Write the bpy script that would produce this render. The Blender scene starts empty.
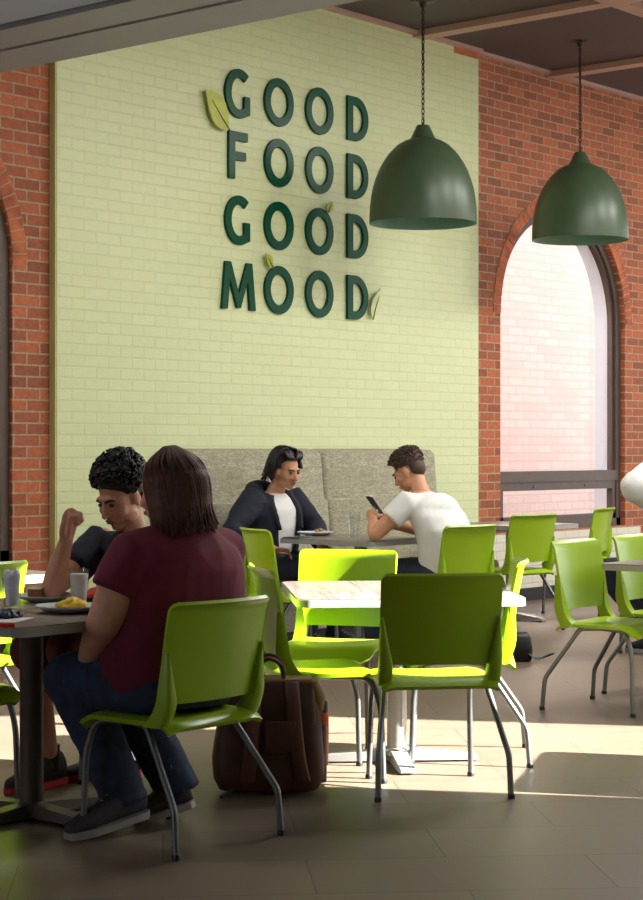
import bpy, bmesh, math, random
from mathutils import Vector, Matrix, noise
random.seed(7)
PI = math.pi
C = bpy.context.scene.collection
F = 1850.0; CX = 321.5; CY = 450.0; H = 1.3
PHI = math.radians(40.1); SN, CS = math.sin(PHI), math.cos(PHI)
WY = 8.89          # painted wall face
BY = 8.95          # brick wall face

def room(X, d):            # camera-relative ground coordinates -> room coordinates
    return (SN * X + CS * d, -CS * X + SN * d)
def floor_pt(px, py, z=0.0):
    d = (H - z) * F / (py - CY); return room((px - CX) / F * d, d)
def wall_a(px, Y):
    r = (px - CX) / F
    return (CS * Y + SN * Y * r) / (SN - CS * r)
def depth(a, Y): return CS * a + SN * Y
def wall_z(px, py, Y):
    a = wall_a(px, Y); return H + (CY - py) * depth(a, Y) / F

# ---------------------------------------------------------------- materials
def lin(c):
    return tuple(((v / 255) / 12.92 if v / 255 <= .04045 else ((v / 255 + .055) / 1.055) ** 2.4) for v in c) + (1,)
class NT:
    def __init__(s, name):
        s.m = bpy.data.materials.new(name); s.m.use_nodes = True
        s.t = s.m.node_tree; s.n = s.t.nodes; s.l = s.t.links
        s.b = s.n['Principled BSDF']; s.o = s.n['Material Output']
    def new(s, k, **kw):
        n = s.n.new(k)
        for a, v in kw.items(): setattr(n, a, v)
        return n
    def link(s, a, b): s.l.new(a, b)
    def coords(s, plane='xyz', scale=(1, 1, 1), rot=0):
        tc = s.new('ShaderNodeTexCoord'); out = tc.outputs['Object']
        if plane == 'xz':
            sp = s.new('ShaderNodeSeparateXYZ'); cb = s.new('ShaderNodeCombineXYZ')
            s.link(out, sp.inputs[0]); s.link(sp.outputs[0], cb.inputs[0]); s.link(sp.outputs[2], cb.inputs[1]); out = cb.outputs[0]
        mp = s.new('ShaderNodeMapping'); mp.inputs['Scale'].default_value = scale; mp.inputs['Rotation'].default_value = (0, 0, rot)
        s.link(out, mp.inputs[0]); return mp.outputs[0]
    def ramp(s, fac, stops):
        r = s.new('ShaderNodeValToRGB'); e = r.color_ramp.elements
        while len(e) < len(stops): e.new(.5)
        for i, (p, c) in enumerate(stops): e[i].position = p; e[i].color = c
        s.link(fac, r.inputs[0]); return r.outputs[0]
    def noise(s, vec, scale=5, detail=4, rough=.5):
        n = s.new('ShaderNodeTexNoise'); n.inputs['Scale'].default_value = scale; n.inputs['Detail'].default_value = detail
        n.inputs['Roughness'].default_value = rough; s.link(vec, n.inputs['Vector']); return n.outputs['Fac']
    def mix(s, fac, a, b, blend='MIX'):
        m = s.new('ShaderNodeMix', data_type='RGBA', blend_type=blend)
        for v, k in ((fac, 0), (a, 6), (b, 7)):
            if hasattr(v, 'is_linked'): s.link(v, m.inputs[k])
            else: m.inputs[k].default_value = v
        return m.outputs[2]
    def bump(s, h, strength=.3, dist=.01):
        b = s.new('ShaderNodeBump'); b.inputs['Strength'].default_value = strength; b.inputs['Distance'].default_value = dist
        s.link(h, b.inputs['Height']); s.link(b.outputs[0], s.b.inputs['Normal'])
    def set(s, **kw):
        for k, v in kw.items():
            s.b.inputs[{'rough': 'Roughness', 'metal': 'Metallic', 'col': 'Base Color', 'spec': 'Specular IOR Level', 'coat': 'Coat Weight', 'trans': 'Transmission Weight', 'ior': 'IOR', 'sheen': 'Sheen Weight'}[k]].default_value = v
        return s
M = {}
def plain(name, rgb, rough=.5, metal=0, var=.12, scale=14, bump=0, **kw):
    t = NT(name); c = lin(rgb); v = t.coords()
    n = t.noise(v, scale)
    lo = tuple(x * (1 - var) for x in c[:3]) + (1,); hi = tuple(min(1, x * (1 + var)) for x in c[:3]) + (1,)
    t.link(t.ramp(n, [(.3, lo), (.7, hi)]), t.b.inputs['Base Color'])
    t.set(rough=rough, metal=metal, **kw)
    if bump: t.bump(t.noise(v, scale * 6), bump, .004)
    M[name] = t.m; return t
def brick_mat(name, c1, c2, mort, bw=.215, rh=.0735, msize=.006, bump=.8, rough=.75, tint=None, mottle=.35, bias=-.1):
    t = NT(name); v = t.coords('xz')
    b = t.new('ShaderNodeTexBrick'); t.link(v, b.inputs['Vector'])
    b.inputs['Color1'].default_value = lin(c1); b.inputs['Color2'].default_value = lin(c2); b.inputs['Mortar'].default_value = lin(mort)
    b.inputs['Scale'].default_value = 1; b.inputs['Mortar Size'].default_value = msize; b.inputs['Mortar Smooth'].default_value = .15
    b.inputs['Bias'].default_value = bias; b.inputs['Brick Width'].default_value = bw; b.inputs['Row Height'].default_value = rh
    n = t.noise(v, 26, 6, .7); dark = t.ramp(n, [(.3, (1 - mottle,) * 3 + (1,)), (.7, (1, 1, 1, 1))])
    col = t.mix(1.0, b.outputs['Color'], dark, 'MULTIPLY')
    t.link(col, t.b.inputs['Base Color'])
    inv = t.new('ShaderNodeMath', operation='SUBTRACT'); inv.inputs[0].default_value = 1; t.link(b.outputs['Fac'], inv.inputs[1])
    ad = t.new('ShaderNodeMath', operation='MULTIPLY_ADD'); t.link(n, ad.inputs[0]); ad.inputs[1].default_value = .35; t.link(inv.outputs[0], ad.inputs[2])
    t.bump(ad.outputs[0], bump, .008); t.set(rough=rough); M[name] = t.m
brick_mat('red_brick', (204, 112, 70), (148, 84, 58), (190, 165, 130), mottle=.42)
brick_mat('painted_brick', (216, 224, 174), (213, 221, 170), (209, 217, 165), bump=.55, rough=.42, mottle=.05, msize=.006)
brick_mat('cream_brick', (226, 222, 205), (222, 218, 200), (205, 200, 180), bump=.4, rough=.5, mottle=.05)
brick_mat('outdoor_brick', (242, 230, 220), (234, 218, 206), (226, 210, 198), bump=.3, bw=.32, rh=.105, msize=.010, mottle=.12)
for k, rgb in (('brick_block', (180, 98, 62)),): plain(k, rgb, .8, var=.4, scale=9, bump=.4)
plain('mortar', (168, 146, 112), .9)
plain('olive_paint', (205, 200, 136), .5, var=.05)
# floor tiles
t = NT('floor_tile'); v = t.coords('xyz', rot=math.radians(45))
b = t.new('ShaderNodeTexBrick'); t.link(v, b.inputs['Vector'])
b.inputs['Color1'].default_value = lin((116, 102, 86)); b.inputs['Color2'].default_value = lin((106, 94, 80)); b.inputs['Mortar'].default_value = lin((62, 54, 46))
b.inputs['Scale'].default_value = 1; b.inputs['Mortar Size'].default_value = .0022; b.inputs['Brick Width'].default_value = .9; b.inputs['Row Height'].default_value = .45
b.offset = .5
n1 = t.noise(t.coords('xyz', (3, 22, 1), math.radians(45)), 2.2, 6, .65)
n2 = t.noise(t.coords('xyz'), 1.3, 4)
cc = t.mix(1., b.outputs['Color'], t.ramp(n1, [(.3, (.72, .70, .68, 1)), (.7, (1.1, 1.08, 1.05, 1))]), 'MULTIPLY')
cc = t.mix(1., cc, t.ramp(n2, [(.3, (.9, .9, .9, 1)), (.7, (1.08, 1.05, 1.03, 1))]), 'MULTIPLY')
t.link(cc, t.b.inputs['Base Color'])
t.link(t.ramp(n1, [(.2, (.38,) * 3 + (1,)), (.8, (.52,) * 3 + (1,))]), t.b.inputs['Roughness'])
t.bump(n1, .06, .003); M['floor_tile'] = t.m
# table laminate
t = NT('laminate'); v = t.coords('xyz', (26, 1.3, 1)); n = t.noise(v, 1.6, 6, .6)
t.link(t.ramp(n, [(.3, lin((84, 74, 70))), (.5, lin((116, 104, 98))), (.7, lin((136, 122, 114)))]), t.b.inputs['Base Color'])
t.set(rough=.32); M['laminate'] = t.m
plain('pale_laminate', (205, 190, 172), .35, var=.08)
plain('table_edge', (150, 150, 146), .4, var=.04)
plain('grey_metal', (120, 122, 122), .42, .85, var=.08)
plain('silver_paint', (172, 170, 166), .35, .6, var=.05)
plain('bronze_metal', (92, 78, 70), .5, .3, var=.08)
plain('black_plastic', (22, 22, 24), .45, var=.1)
t = plain('lime_plastic', (144, 178, 20), .3, var=.03, scale=3, bump=.02)
M['lime_plastic'].node_tree.nodes['Principled BSDF'].inputs['Subsurface Weight'].default_value = 0
plain('lamp_green', (66, 84, 60), .38, .0, var=.06)
plain('lamp_inside', (120, 160, 140), .5, var=.05)
plain('chain_metal', (60, 52, 46), .4, .8)
plain('letter_green', (4, 74, 50), .3, var=.04, spec=.18)
plain('leaf_green', (176, 186, 52), .4, var=.15, scale=8)
plain('leaf_pale', (206, 212, 160), .35, var=.06, scale=8)
plain('leaf_vein', (96, 106, 34), .6)
plain('ceiling_panel', (74, 60, 58), .6, var=.12, scale=3)
plain('ceiling_beam', (186, 150, 136), .5, var=.06, scale=3)
plain('soffit_grey', (146, 158, 178), .6, var=.03, scale=2)
plain('soffit_trim', (142, 146, 148), .6, var=.03, scale=2)
plain('dark_gap', (40, 38, 40), .8)
plain('white_paint', (150, 148, 140), .6, var=.02)
plain('skylit_reveal', (226, 230, 236), .5, var=.02)
plain('black_base', (26, 24, 24), .5)
# bench fabric
t = NT('bench_fabric'); v = t.coords('xyz', (40, 40, 200)); n = t.noise(v, 1, 4, .7); n2 = t.noise(t.coords('xyz', (12, 12, 60)), 1, 3)
c = t.mix(1., t.ramp(n, [(.3, lin((118, 115, 94))), (.5, lin((164, 160, 136))), (.7, lin((204, 200, 176)))]), t.ramp(n2, [(.3, (.8, .8, .8, 1)), (.7, (1.08, 1.08, 1.08, 1))]), 'MULTIPLY')
t.link(c, t.b.inputs['Base Color']); t.set(rough=.9); t.bump(n, .3, .003); M['bench_fabric'] = t.m
# cloth and skin
plain('maroon_cloth', (104, 18, 44), .85, var=.12, scale=30, bump=.15)
plain('maroon_shorts', (96, 24, 36), .8, var=.12, scale=30, bump=.15)
plain('denim', (42, 54, 76), .9, var=.3, scale=22, bump=.25)
plain('navy_cloth', (27, 30, 46), .88, var=.15, scale=30, bump=.15)
plain('white_cloth', (226, 225, 222), .85, var=.03, scale=20, bump=.15)
plain('dark_trousers', (32, 38, 56), .85, var=.15, scale=25, bump=.15)
plain('skin_fair', (206, 150, 124), .5, var=.07, scale=20)
plain('skin_brown', (196, 140, 110), .5, var=.08, scale=20)
plain('skin_tan', (200, 142, 108), .5, var=.07, scale=20)
plain('lips', (158, 96, 82), .55)
plain('eye_dark', (28, 20, 18), .25)
plain('hair_black', (16, 13, 13), .5, var=.3, scale=60, bump=.3)
plain('hair_brown', (86, 48, 38), .62, var=.35, scale=60, bump=.3)
plain('hair_dark', (32, 24, 20), .45, var=.3, scale=60, bump=.3)
plain('hair_short', (70, 50, 36), .6, var=.35, scale=70, bump=.3)
plain('shoe_grey', (62, 56, 62), .8, var=.15, scale=40, bump=.2)
plain('sole_grey', (158, 152, 152), .7)
plain('shoe_dark', (44, 42, 46), .8)
plain('sole_red', (196, 44, 52), .6)
plain('sock_black', (18, 18, 20), .9)
plain('brown_leather', (72, 38, 26), .55, var=.25, scale=9, bump=.12)
plain('brown_strap', (86, 46, 32), .5, var=.2, scale=12, bump=.1)
plain('tan_lining', (150, 126, 84), .8)
plain('orange_plastic', (228, 92, 30), .4)
plain('ceramic', (226, 228, 232), .2, var=.02)
plain('dark_plate', (60, 62, 72), .3, var=.05)
plain('egg_yellow', (236, 196, 46), .5, var=.2, scale=40)
plain('cake_brown', (140, 84, 46), .8, var=.3, scale=60)
plain('frosting', (230, 214, 190), .5)
plain('tomato_red', (206, 40, 30), .3, var=.2, scale=40)
plain('berry_navy', (26, 26, 52), .4, var=.2, scale=40)
plain('food_tan', (160, 128, 88), .7, var=.4, scale=50)
plain('milk', (236, 234, 226), .3, var=.01)
plain('ice', (238, 242, 250), .25, var=.05)
plain('paper', (232, 230, 226), .8, var=.02)
plain('phone_black', (14, 14, 16), .15)
def glassy(name, tint, fac=.5, rough=.02):
    t = NT(name); tr = t.new('ShaderNodeBsdfTransparent'); tr.inputs[0].default_value = tint
    gl = t.new('ShaderNodeBsdfGlossy'); gl.inputs['Roughness'].default_value = rough
    lw = t.new('ShaderNodeLayerWeight'); lw.inputs[0].default_value = .5; pw = t.new('ShaderNodeMath', operation='POWER'); t.link(lw.outputs[1], pw.inputs[0]); pw.inputs[1].default_value = 4
    ma = t.new('ShaderNodeMath', operation='MULTIPLY_ADD'); t.link(pw.outputs[0], ma.inputs[0]); ma.inputs[1].default_value = fac; ma.inputs[2].default_value = fac * .1
    mx = t.new('ShaderNodeMixShader'); t.link(ma.outputs[0], mx.inputs[0]); t.link(tr.outputs[0], mx.inputs[1]); t.link(gl.outputs[0], mx.inputs[2])
    t.link(mx.outputs[0], t.o.inputs['Surface']); M[name] = t.m
glassy('window_glass', (.97, .97, .98, 1), .16); glassy('cup_glass', (.965, .97, .98, 1), rough=.05)

# ---------------------------------------------------------------- mesh helpers
def obj(name, bm, mat, parent=None, smooth=True, angle=40):
    me = bpy.data.meshes.new(name)
    if isinstance(bm, bpy.types.Mesh): me = bm
    else:
        bmesh.ops.recalc_face_normals(bm, faces=bm.faces); bm.to_mesh(me); bm.free()
    o = bpy.data.objects.new(name, me); C.objects.link(o)
    me.materials.append(M[mat])
    if smooth:
        for p in me.polygons: p.use_smooth = True
        if angle < 180:
            try: me.set_sharp_from_angle(angle=math.radians(angle))
            except Exception: pass
    if parent: o.parent = parent
    return o
def empty(name, loc=(0, 0, 0), rz=0):
    o = bpy.data.objects.new(name, None); C.objects.link(o); o.location = loc; o.rotation_euler = (0, 0, rz); o.empty_display_size = .1; return o
def tag(o, label=None, cat=None, group=None, kind=None):
    if label: o['label'] = label
    if cat: o['category'] = cat
    if group: o['group'] = group
    if kind: o['kind'] = kind
    return o
def struct(name, bm, mat, parent=None, label=None, smooth=False):
    o = obj(name, bm, mat, parent, smooth)
    if not parent: o['kind'] = 'structure'
    if label: o['label'] = label
    return o
def copy_tree(o, parent=None):
    c = o.copy(); C.objects.link(c)
    if parent: c.parent = parent
    for ch in list(o.children): copy_tree(ch, c)
    return c
def NB(): return bmesh.new()
def box(bm, lo, hi, mat=None, bevel=0, seg=2):
    vs = []
    for z in (lo[2], hi[2]):
        for x, y in ((lo[0], lo[1]), (hi[0], lo[1]), (hi[0], hi[1]), (lo[0], hi[1])):
            p = Vector((x, y, z)); vs.append(bm.verts.new(mat @ p if mat else p))
    fs = [bm.faces.new([vs[i] for i in f]) for f in ((3, 2, 1, 0), (4, 5, 6, 7), (0, 1, 5, 4), (1, 2, 6, 5), (2, 3, 7, 6), (3, 0, 4, 7))]
    if bevel:
        es = list({e for f in fs for e in f.edges})
        bmesh.ops.bevel(bm, geom=es, offset=bevel, segments=seg, affect='EDGES', profile=.5)
    return vs
def rings(bm, rs, closed_ends=True):
    loops = [[bm.verts.new(p) for p in r] for r in rs]
    n = len(loops[0])
    for a, b in zip(loops, loops[1:]):
        for i in range(n): bm.faces.new((a[i], a[(i + 1) % n], b[(i + 1) % n], b[i]))
    if closed_ends: bm.faces.new(loops[0][::-1]); bm.faces.new(loops[-1])
    return loops
def frame_axes(d, ref=None):
    d = d.normalized(); ref = ref or Vector((0, 0, 1))
    if abs(d.dot(ref)) > .95: ref = Vector((1, 0, 0)) if abs(d.x) < .9 else Vector((0, 1, 0))
    x = ref.cross(d).normalized(); y = d.cross(x); return x, y
def tube(bm, pts, r, n=10, closed=False, ref=None, flat=1.0):
    pts = [Vector(p) for p in pts]; rs = []
    x = None
    for i, p in enumerate(pts):
        rr = r[i] if isinstance(r, (list, tuple)) else r
        if closed: d = pts[(i + 1) % len(pts)] - pts[i - 1]
        else: d = pts[min(i + 1, len(pts) - 1)] - pts[max(i - 1, 0)]
        if d.length < 1e-9: d = Vector((0, 0, 1))
        d.normalize()
        if x is None: x, y = frame_axes(d, ref)
        else:
            x = (x - d * x.dot(d)); x = x.normalized() if x.length > 1e-6 else frame_axes(d)[0]; y = d.cross(x)
        rs.append([p + x * (rr * math.cos(2 * PI * k / n)) + y * (rr * flat * math.sin(2 * PI * k / n)) for k in range(n)])
    if closed: rs.append(rs[0]); rings_closed(bm, rs[:-1])
    else: rings(bm, rs)
def rings_closed(bm, rs):
    loops = [[bm.verts.new(p) for p in r] for r in rs]; n = len(loops[0]); m = len(loops)
    for j in range(m):
        a, b = loops[j], loops[(j + 1) % m]
        for i in range(n): bm.faces.new((a[i], a[(i + 1) % n], b[(i + 1) % n], b[i]))
def bend(pts, rad, n=5):            # round the corners of a polyline
    pts = [Vector(p) for p in pts]; out = [pts[0]]
    for a, b, c in zip(pts, pts[1:], pts[2:]):
        u = (a - b); v = (c - b); k = min(rad, u.length * .45, v.length * .45)
        p, q = b + u.normalized() * k, b + v.normalized() * k
        for i in range(n + 1):
            t = i / n; out.append(p * (1 - t) ** 2 + b * 2 * t * (1 - t) + q * t * t)
    out.append(pts[-1]); return out
def lathe(bm, prof, n=32, mat=None, close=True):
    rs = []
    for r, z in prof:
        rs.append([(mat or Matrix()) @ Vector((max(r, 1e-4) * math.cos(2 * PI * k / n), max(r, 1e-4) * math.sin(2 * PI * k / n), z)) for k in range(n)])
    rings(bm, rs, close)
def rounded_rect(hx, hy, r, n=6):
    out = []
    for cx, cy, a0 in ((hx - r, hy - r, 0), (-hx + r, hy - r, 90), (-hx + r, -hy + r, 180), (hx - r, -hy + r, 270)):
        for i in range(n + 1):
            a = math.radians(a0 + 90 * i / n); out.append((cx + r * math.cos(a), cy + r * math.sin(a)))
    return out
def prism(bm, outline, z0, z1, mat=None, bevel=0):
    rs = [[(mat or Matrix()) @ Vector((x, y, z)) for x, y in outline] for z in (z0, z1)]
    l = rings(bm, rs)
    if bevel:
        es = [e for e in bm.edges if len(e.link_faces) == 2 and any(len(f.verts) > 4 for f in e.link_faces)]
        bmesh.ops.bevel(bm, geom=es, offset=bevel, segments=2, affect='EDGES', profile=.5)
def ellipsoid(bm, c, r, rot=None, n=18, mat=None):
    mm = (mat or Matrix()) @ Matrix.Translation(Vector(c)) @ (rot.to_4x4() if rot else Matrix()) @ Matrix.Diagonal((r[0], r[1], r[2], 1))
    bmesh.ops.create_uvsphere(bm, u_segments=n, v_segments=max(6, n * 2 // 3), radius=1, matrix=mm)
def limb(bm, pts, r, n=16, round_ends=(True, True), mat=None, flat=1.0, ref=None):
    """tapering closed tube through pts with radii r; ends rounded or cut flat"""
    pts = [Vector(p) for p in pts]; r = list(r)
    if mat: pts = [mat @ p for p in pts]
    P, R = [], []
    def end(p, d, rr, first):
        ks = [(math.cos(t), math.sin(t)) for t in [PI / 2 * i / 5 for i in range(5, 0, -1)]]
        seq = [(p + d * rr * s, max(rr * c, .0015)) for c, s in ks]
        return seq
    if round_ends[0]:
        for p, q in end(pts[0], (pts[0] - pts[1]).normalized(), r[0], True): P.append(p); R.append(q)
    P += pts; R += r
    if round_ends[1]:
        for p, q in reversed(end(pts[-1], (pts[-1] - pts[-2]).normalized(), r[-1], False)): P.append(p); R.append(q)
    tube(bm, P, R, n, flat=flat, ref=ref)
def spline(pts, n=6):
    pts = [Vector(p) for p in pts]; out = []
    for i in range(len(pts) - 1):
        p0, p1, p2, p3 = pts[max(i - 1, 0)], pts[i], pts[i + 1], pts[min(i + 2, len(pts) - 1)]
        for k in range(n):
            t = k / n
            out.append(.5 * ((2 * p1) + (p2 - p0) * t + (2 * p0 - 5 * p1 + 4 * p2 - p3) * t * t + (3 * p1 - p0 - 3 * p2 + p3) * t ** 3))
    out.append(pts[-1]); return out
def meld(bm, voxel=.007, smooth=3, wrinkle=0, wscale=14, wstretch=(1, 1, 1)):
    """fuse overlapping closed shapes into one continuous surface"""
    me = bpy.data.meshes.new('tmp'); bmesh.ops.recalc_face_normals(bm, faces=bm.faces); bm.to_mesh(me); bm.free()
    o = bpy.data.objects.new('tmp', me); C.objects.link(o)
    md = o.modifiers.new('r', 'REMESH'); md.mode = 'VOXEL'; md.voxel_size = voxel; md.adaptivity = 0
    dg = bpy.context.evaluated_depsgraph_get(); ev = o.evaluated_get(dg); m2 = bpy.data.meshes.new_from_object(ev)
    bpy.data.objects.remove(o); bpy.data.meshes.remove(me)
    b2 = NB(); b2.from_mesh(m2); bpy.data.meshes.remove(m2)
    for _ in range(smooth): bmesh.ops.smooth_vert(b2, verts=b2.verts, factor=.5, use_axis_x=True, use_axis_y=True, use_axis_z=True)
    if wrinkle:
        b2.normal_update()
        for vtx in b2.verts:
            c = vtx.co; q = Vector((c.x * wscale * wstretch[0], c.y * wscale * wstretch[1], c.z * wscale * wstretch[2]))
            w = 1 - abs(noise.noise(q)) * 2
            vtx.co = c + vtx.normal * wrinkle * (w + .5 * noise.noise(q * 2.3))
    return b2
def join(bm, other):
    me = bpy.data.meshes.new('j'); other.to_mesh(me); other.free(); bm.from_mesh(me); bpy.data.meshes.remove(me); return bm

# ================================================================ SETTING
bm = NB(); box(bm, (-5, -5, -.1), (22, 14, 0)); struct('floor', bm, 'floor_tile')
WIN_W = 1.02; SPRING = 2.46; SILL = .6
def arch_pts(c, n=28, w=WIN_W, z0=SILL, r=None, SPRING=SPRING):
    r = r or w
    pts = [(c - w, z0), (c - w, SPRING)]
    for i in range(1, n): 
        t = PI - PI * i / n; pts.append((c + r * math.cos(t), SPRING + r * math.sin(t)))
    pts += [(c + w, SPRING), (c + w, z0)]
    return pts
def wall_with_arches(name, a0, a1, z1, Y, thick, centers, mat, n=28, sgn=1, WIN_W=WIN_W, SPRING=SPRING):
    """wall in the plane Y, thick to Y+sgn*thick, holed by arched windows"""
    bm = NB()
    def quad(p):  bm.faces.new([bm.verts.new(q) for q in p])
    for yy in (Y, Y + sgn * thick):
        x = a0
        for c in centers:
            quad([(x, yy, 0), (c - WIN_W, yy, 0), (c - WIN_W, yy, z1), (x, yy, z1)])
            quad([(c - WIN_W, yy, 0), (c + WIN_W, yy, 0), (c + WIN_W, yy, SILL), (c - WIN_W, yy, SILL)])
            for i in range(n):
                t0, t1 = PI - PI * i / n, PI - PI * (i + 1) / n
                xa, xb = c + WIN_W * math.cos(t0), c + WIN_W * math.cos(t1)
                quad([(xa, yy, SPRING + WIN_W * math.sin(t0)), (xb, yy, SPRING + WIN_W * math.sin(t1)), (xb, yy, z1), (xa, yy, z1)])
            x = c + WIN_W
        quad([(x, yy, 0), (a1, yy, 0), (a1, yy, z1), (x, yy, z1)])
    for c in centers:
        p = arch_pts(c, n, WIN_W, SILL, None, SPRING); p.append(p[0])
        for (xa, za), (xb, zb) in zip(p, p[1:]):
            quad([(xa, Y, za), (xb, Y, zb), (xb, Y + sgn * thick, zb), (xa, Y + sgn * thick, za)])
    for xe in (a0, a1): quad([(xe, Y, 0), (xe, Y + sgn * thick, 0), (xe, Y + sgn * thick, z1), (xe, Y, z1)])
    quad([(a0, Y, z1), (a1, Y, z1), (a1, Y + sgn * thick, z1), (a0, Y + sgn * thick, z1)])
    bmesh.ops.remove_doubles(bm, verts=bm.verts, dist=1e-4)
    return struct(name, bm, mat)
RW, LW = 14.005, 6.60
ZC = 4.62
wall_with_arches('wall_back', 1.5, 19.0, ZC, BY, .30, (LW, RW), 'red_brick')
PA0, PA1 = wall_a(57, WY), wall_a(478.5, WY)
bm = NB(); box(bm, (PA0, WY, 0), (PA1, BY + .01, ZC - .005)); struct('wall_back_painted', bm, 'painted_brick')
bm = NB(); box(bm, (PA0 - .012, WY + .004, 0), (PA0, BY, ZC - .005)); struct('trim_1', bm, 'olive_paint')
# cream dado below the right window and black baseboard
bm = NB(); box(bm, (RW - WIN_W - .25, BY - .02, .1), (RW + WIN_W + .25, BY + .005, SILL - .02)); struct('wall_below_window', bm, 'cream_brick')
bm = NB(); box(bm, (PA1, BY - .035, 0), (19, BY, .11)); struct('baseboard_right', bm, 'black_base')
bm = NB(); box(bm, (PA0, WY - .015, 0), (PA1, WY, .11)); struct('baseboard_back', bm, 'black_base')
bm = NB(); box(bm, (1.5, BY - .015, 0), (PA0 - .015, BY, .11)); struct('baseboard_left', bm, 'black_base')
# little unpainted brick notch at the top of the painted wall
bm = NB(); a0, a1 = wall_a(454, WY), wall_a(478, WY); box(bm, (a0, WY - .004, 4.54), (a1, WY + .02, 4.605), None); struct('trim_2', bm, 'brick_block')
# voussoir rings around the two arches
def voussoirs(name, c):
    bm = NB(); n = 46; r0, r1 = WIN_W + .002, WIN_W + .112
    for i in range(n):
        t0 = PI * (i + .06) / n; t1 = PI * (i + .94) / n
        for (ra, rb) in ((r0, r1),):
            ys = BY - .006 - random.random() * .004
            ps = [(c + rr * math.cos(tt), yy, SPRING + rr * math.sin(tt)) for yy in (ys, BY + .02) for rr, tt in ((ra, t0), (rb, t0), (rb, t1), (ra, t1))]
            vs = [bm.verts.new(p) for p in ps]
            for f in ((0, 1, 2, 3), (7, 6, 5, 4), (0, 4, 5, 1), (1, 5, 6, 2), (2, 6, 7, 3), (3, 7, 4, 0)): bm.faces.new([vs[k] for k in f])
    o = struct(name, bm, 'brick_block')
    bm = NB()
    N = 40
    for i in range(N):
        t0, t1 = PI * i / N, PI * (i + 1) / N
        bm.faces.new([bm.verts.new((c + rr * math.cos(tt), BY - .003, SPRING + rr * math.sin(tt))) for rr, tt in ((r0, t0), (r1 + .006, t0), (r1 + .006, t1), (r0, t1))])
    obj('mortar_bed', bm, 'mortar', o, smooth=False)
voussoirs('trim_3', RW); voussoirs('trim_4', LW)
def sweep_frame(bm, pts, w, y0, y1, c):
    """rectangular section running along an arch outline, w inwards"""
    n = len(pts); inner = []
    for i, (x, z) in enumerate(pts):
        a = Vector(pts[max(i - 1, 0)]); b = Vector(pts[min(i + 1, n - 1)]); d = (b - a).normalized(); nrm = Vector((d.y, -d.x))
        inner.append((x + nrm.x * w, z + nrm.y * w))
    for i in range(n - 1):
        ps = [(p[0], y, p[1]) for y in (y0, y1) for p in (pts[i], pts[i + 1], inner[i + 1], inner[i])]
        vs = [bm.verts.new(p) for p in ps]
        for f in ((0, 1, 2, 3), (7, 6, 5, 4), (0, 4, 5, 1), (1, 5, 6, 2), (2, 6, 7, 3), (3, 7, 4, 0)): bm.faces.new([vs[k] for k in f])
def window(name, c, y0, dirn=1, glass=True, WIN_W=WIN_W, SPRING=SPRING):
    ya, yb = sorted((y0, y0 + dirn * .10))
    bm = NB(); pts = arch_pts(c, 32, WIN_W - .001, SILL + .001, None, SPRING)
    sweep_frame(bm, pts, .07, ya, yb, c)
    box(bm, (c - WIN_W, ya, SILL), (c + WIN_W, yb, SILL + .07))
    yi0, yi1 = ya + .03, yb - .02
    sweep_frame(bm, arch_pts(c, 32, WIN_W - .07, SILL + .07, WIN_W - .07, SPRING), .035, yi0, yi1, c)
    w = struct(name, bm, 'bronze_metal')
    bm = NB(); box(bm, (c - WIN_W + .06, ya - .005, 1.02), (c + WIN_W - .06, yb - .01, 1.115)); box(bm, (c - WIN_W + .06, ya + .01, .945), (c + WIN_W - .06, yb - .02, 1.02))
    obj('transom_bar', bm, 'bronze_metal', w, smooth=False)
    bm = NB(); 
    for x0 in (c - WIN_W + .07, c + WIN_W - .13): box(bm, (x0, ya + .012, SILL + .07), (x0 + .06, yb - .03, .96))
    box(bm, (c - WIN_W + .07, ya + .012, SILL + .06), (c + WIN_W - .07, yb - .03, SILL + .12))
    obj('sash', bm, 'bronze_metal', w, smooth=False)
    bm = NB()
    for x0 in (c - .42, c + .42): ellipsoid(bm, (x0, ya + .005, .98), (.02, .012, .012), n=10)
    obj('latch', bm, 'grey_metal', w)
    if glass:
        bm = NB(); p = arch_pts(c, 32, WIN_W - .05, SILL + .05, WIN_W - .05, SPRING); bm.faces.new([bm.verts.new((x, (ya + yb) / 2, z)) for x, z in p])
        obj('pane', bm, 'window_glass', w, smooth=False)
    return w
bm = NB(); sweep_frame(bm, arch_pts(RW, 32, WIN_W - .001, SILL + .001), .02, BY + .15, BY + .32, RW); struct('trim_5', bm, 'skylit_reveal')  # pale lining painted in for the sky-lit brick reveal
window('window_1', RW, BY + .05); window('window_2', LW, BY + .03)
# brick building outside
bm = NB(); box(bm, (2, 13.0, -.5), (34, 13.3, 9)); o = struct('exterior_wall', bm, 'outdoor_brick')
bm = NB(); box(bm, (-30, 9.25, -.3), (45, 40, -.12)); struct('exterior_ground', bm, 'paper')
# opposite (window) wall, out of the picture on the right
OY = 1.5; SUNC = 8.28
wall_with_arches('wall_front', 3.2, 19.0, ZC, OY, .25, (SUNC,), 'cream_brick', sgn=-1, WIN_W=1.16, SPRING=3.25)
window('window_3', SUNC, OY - .08, -1, True, 1.16, 3.25)
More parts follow.
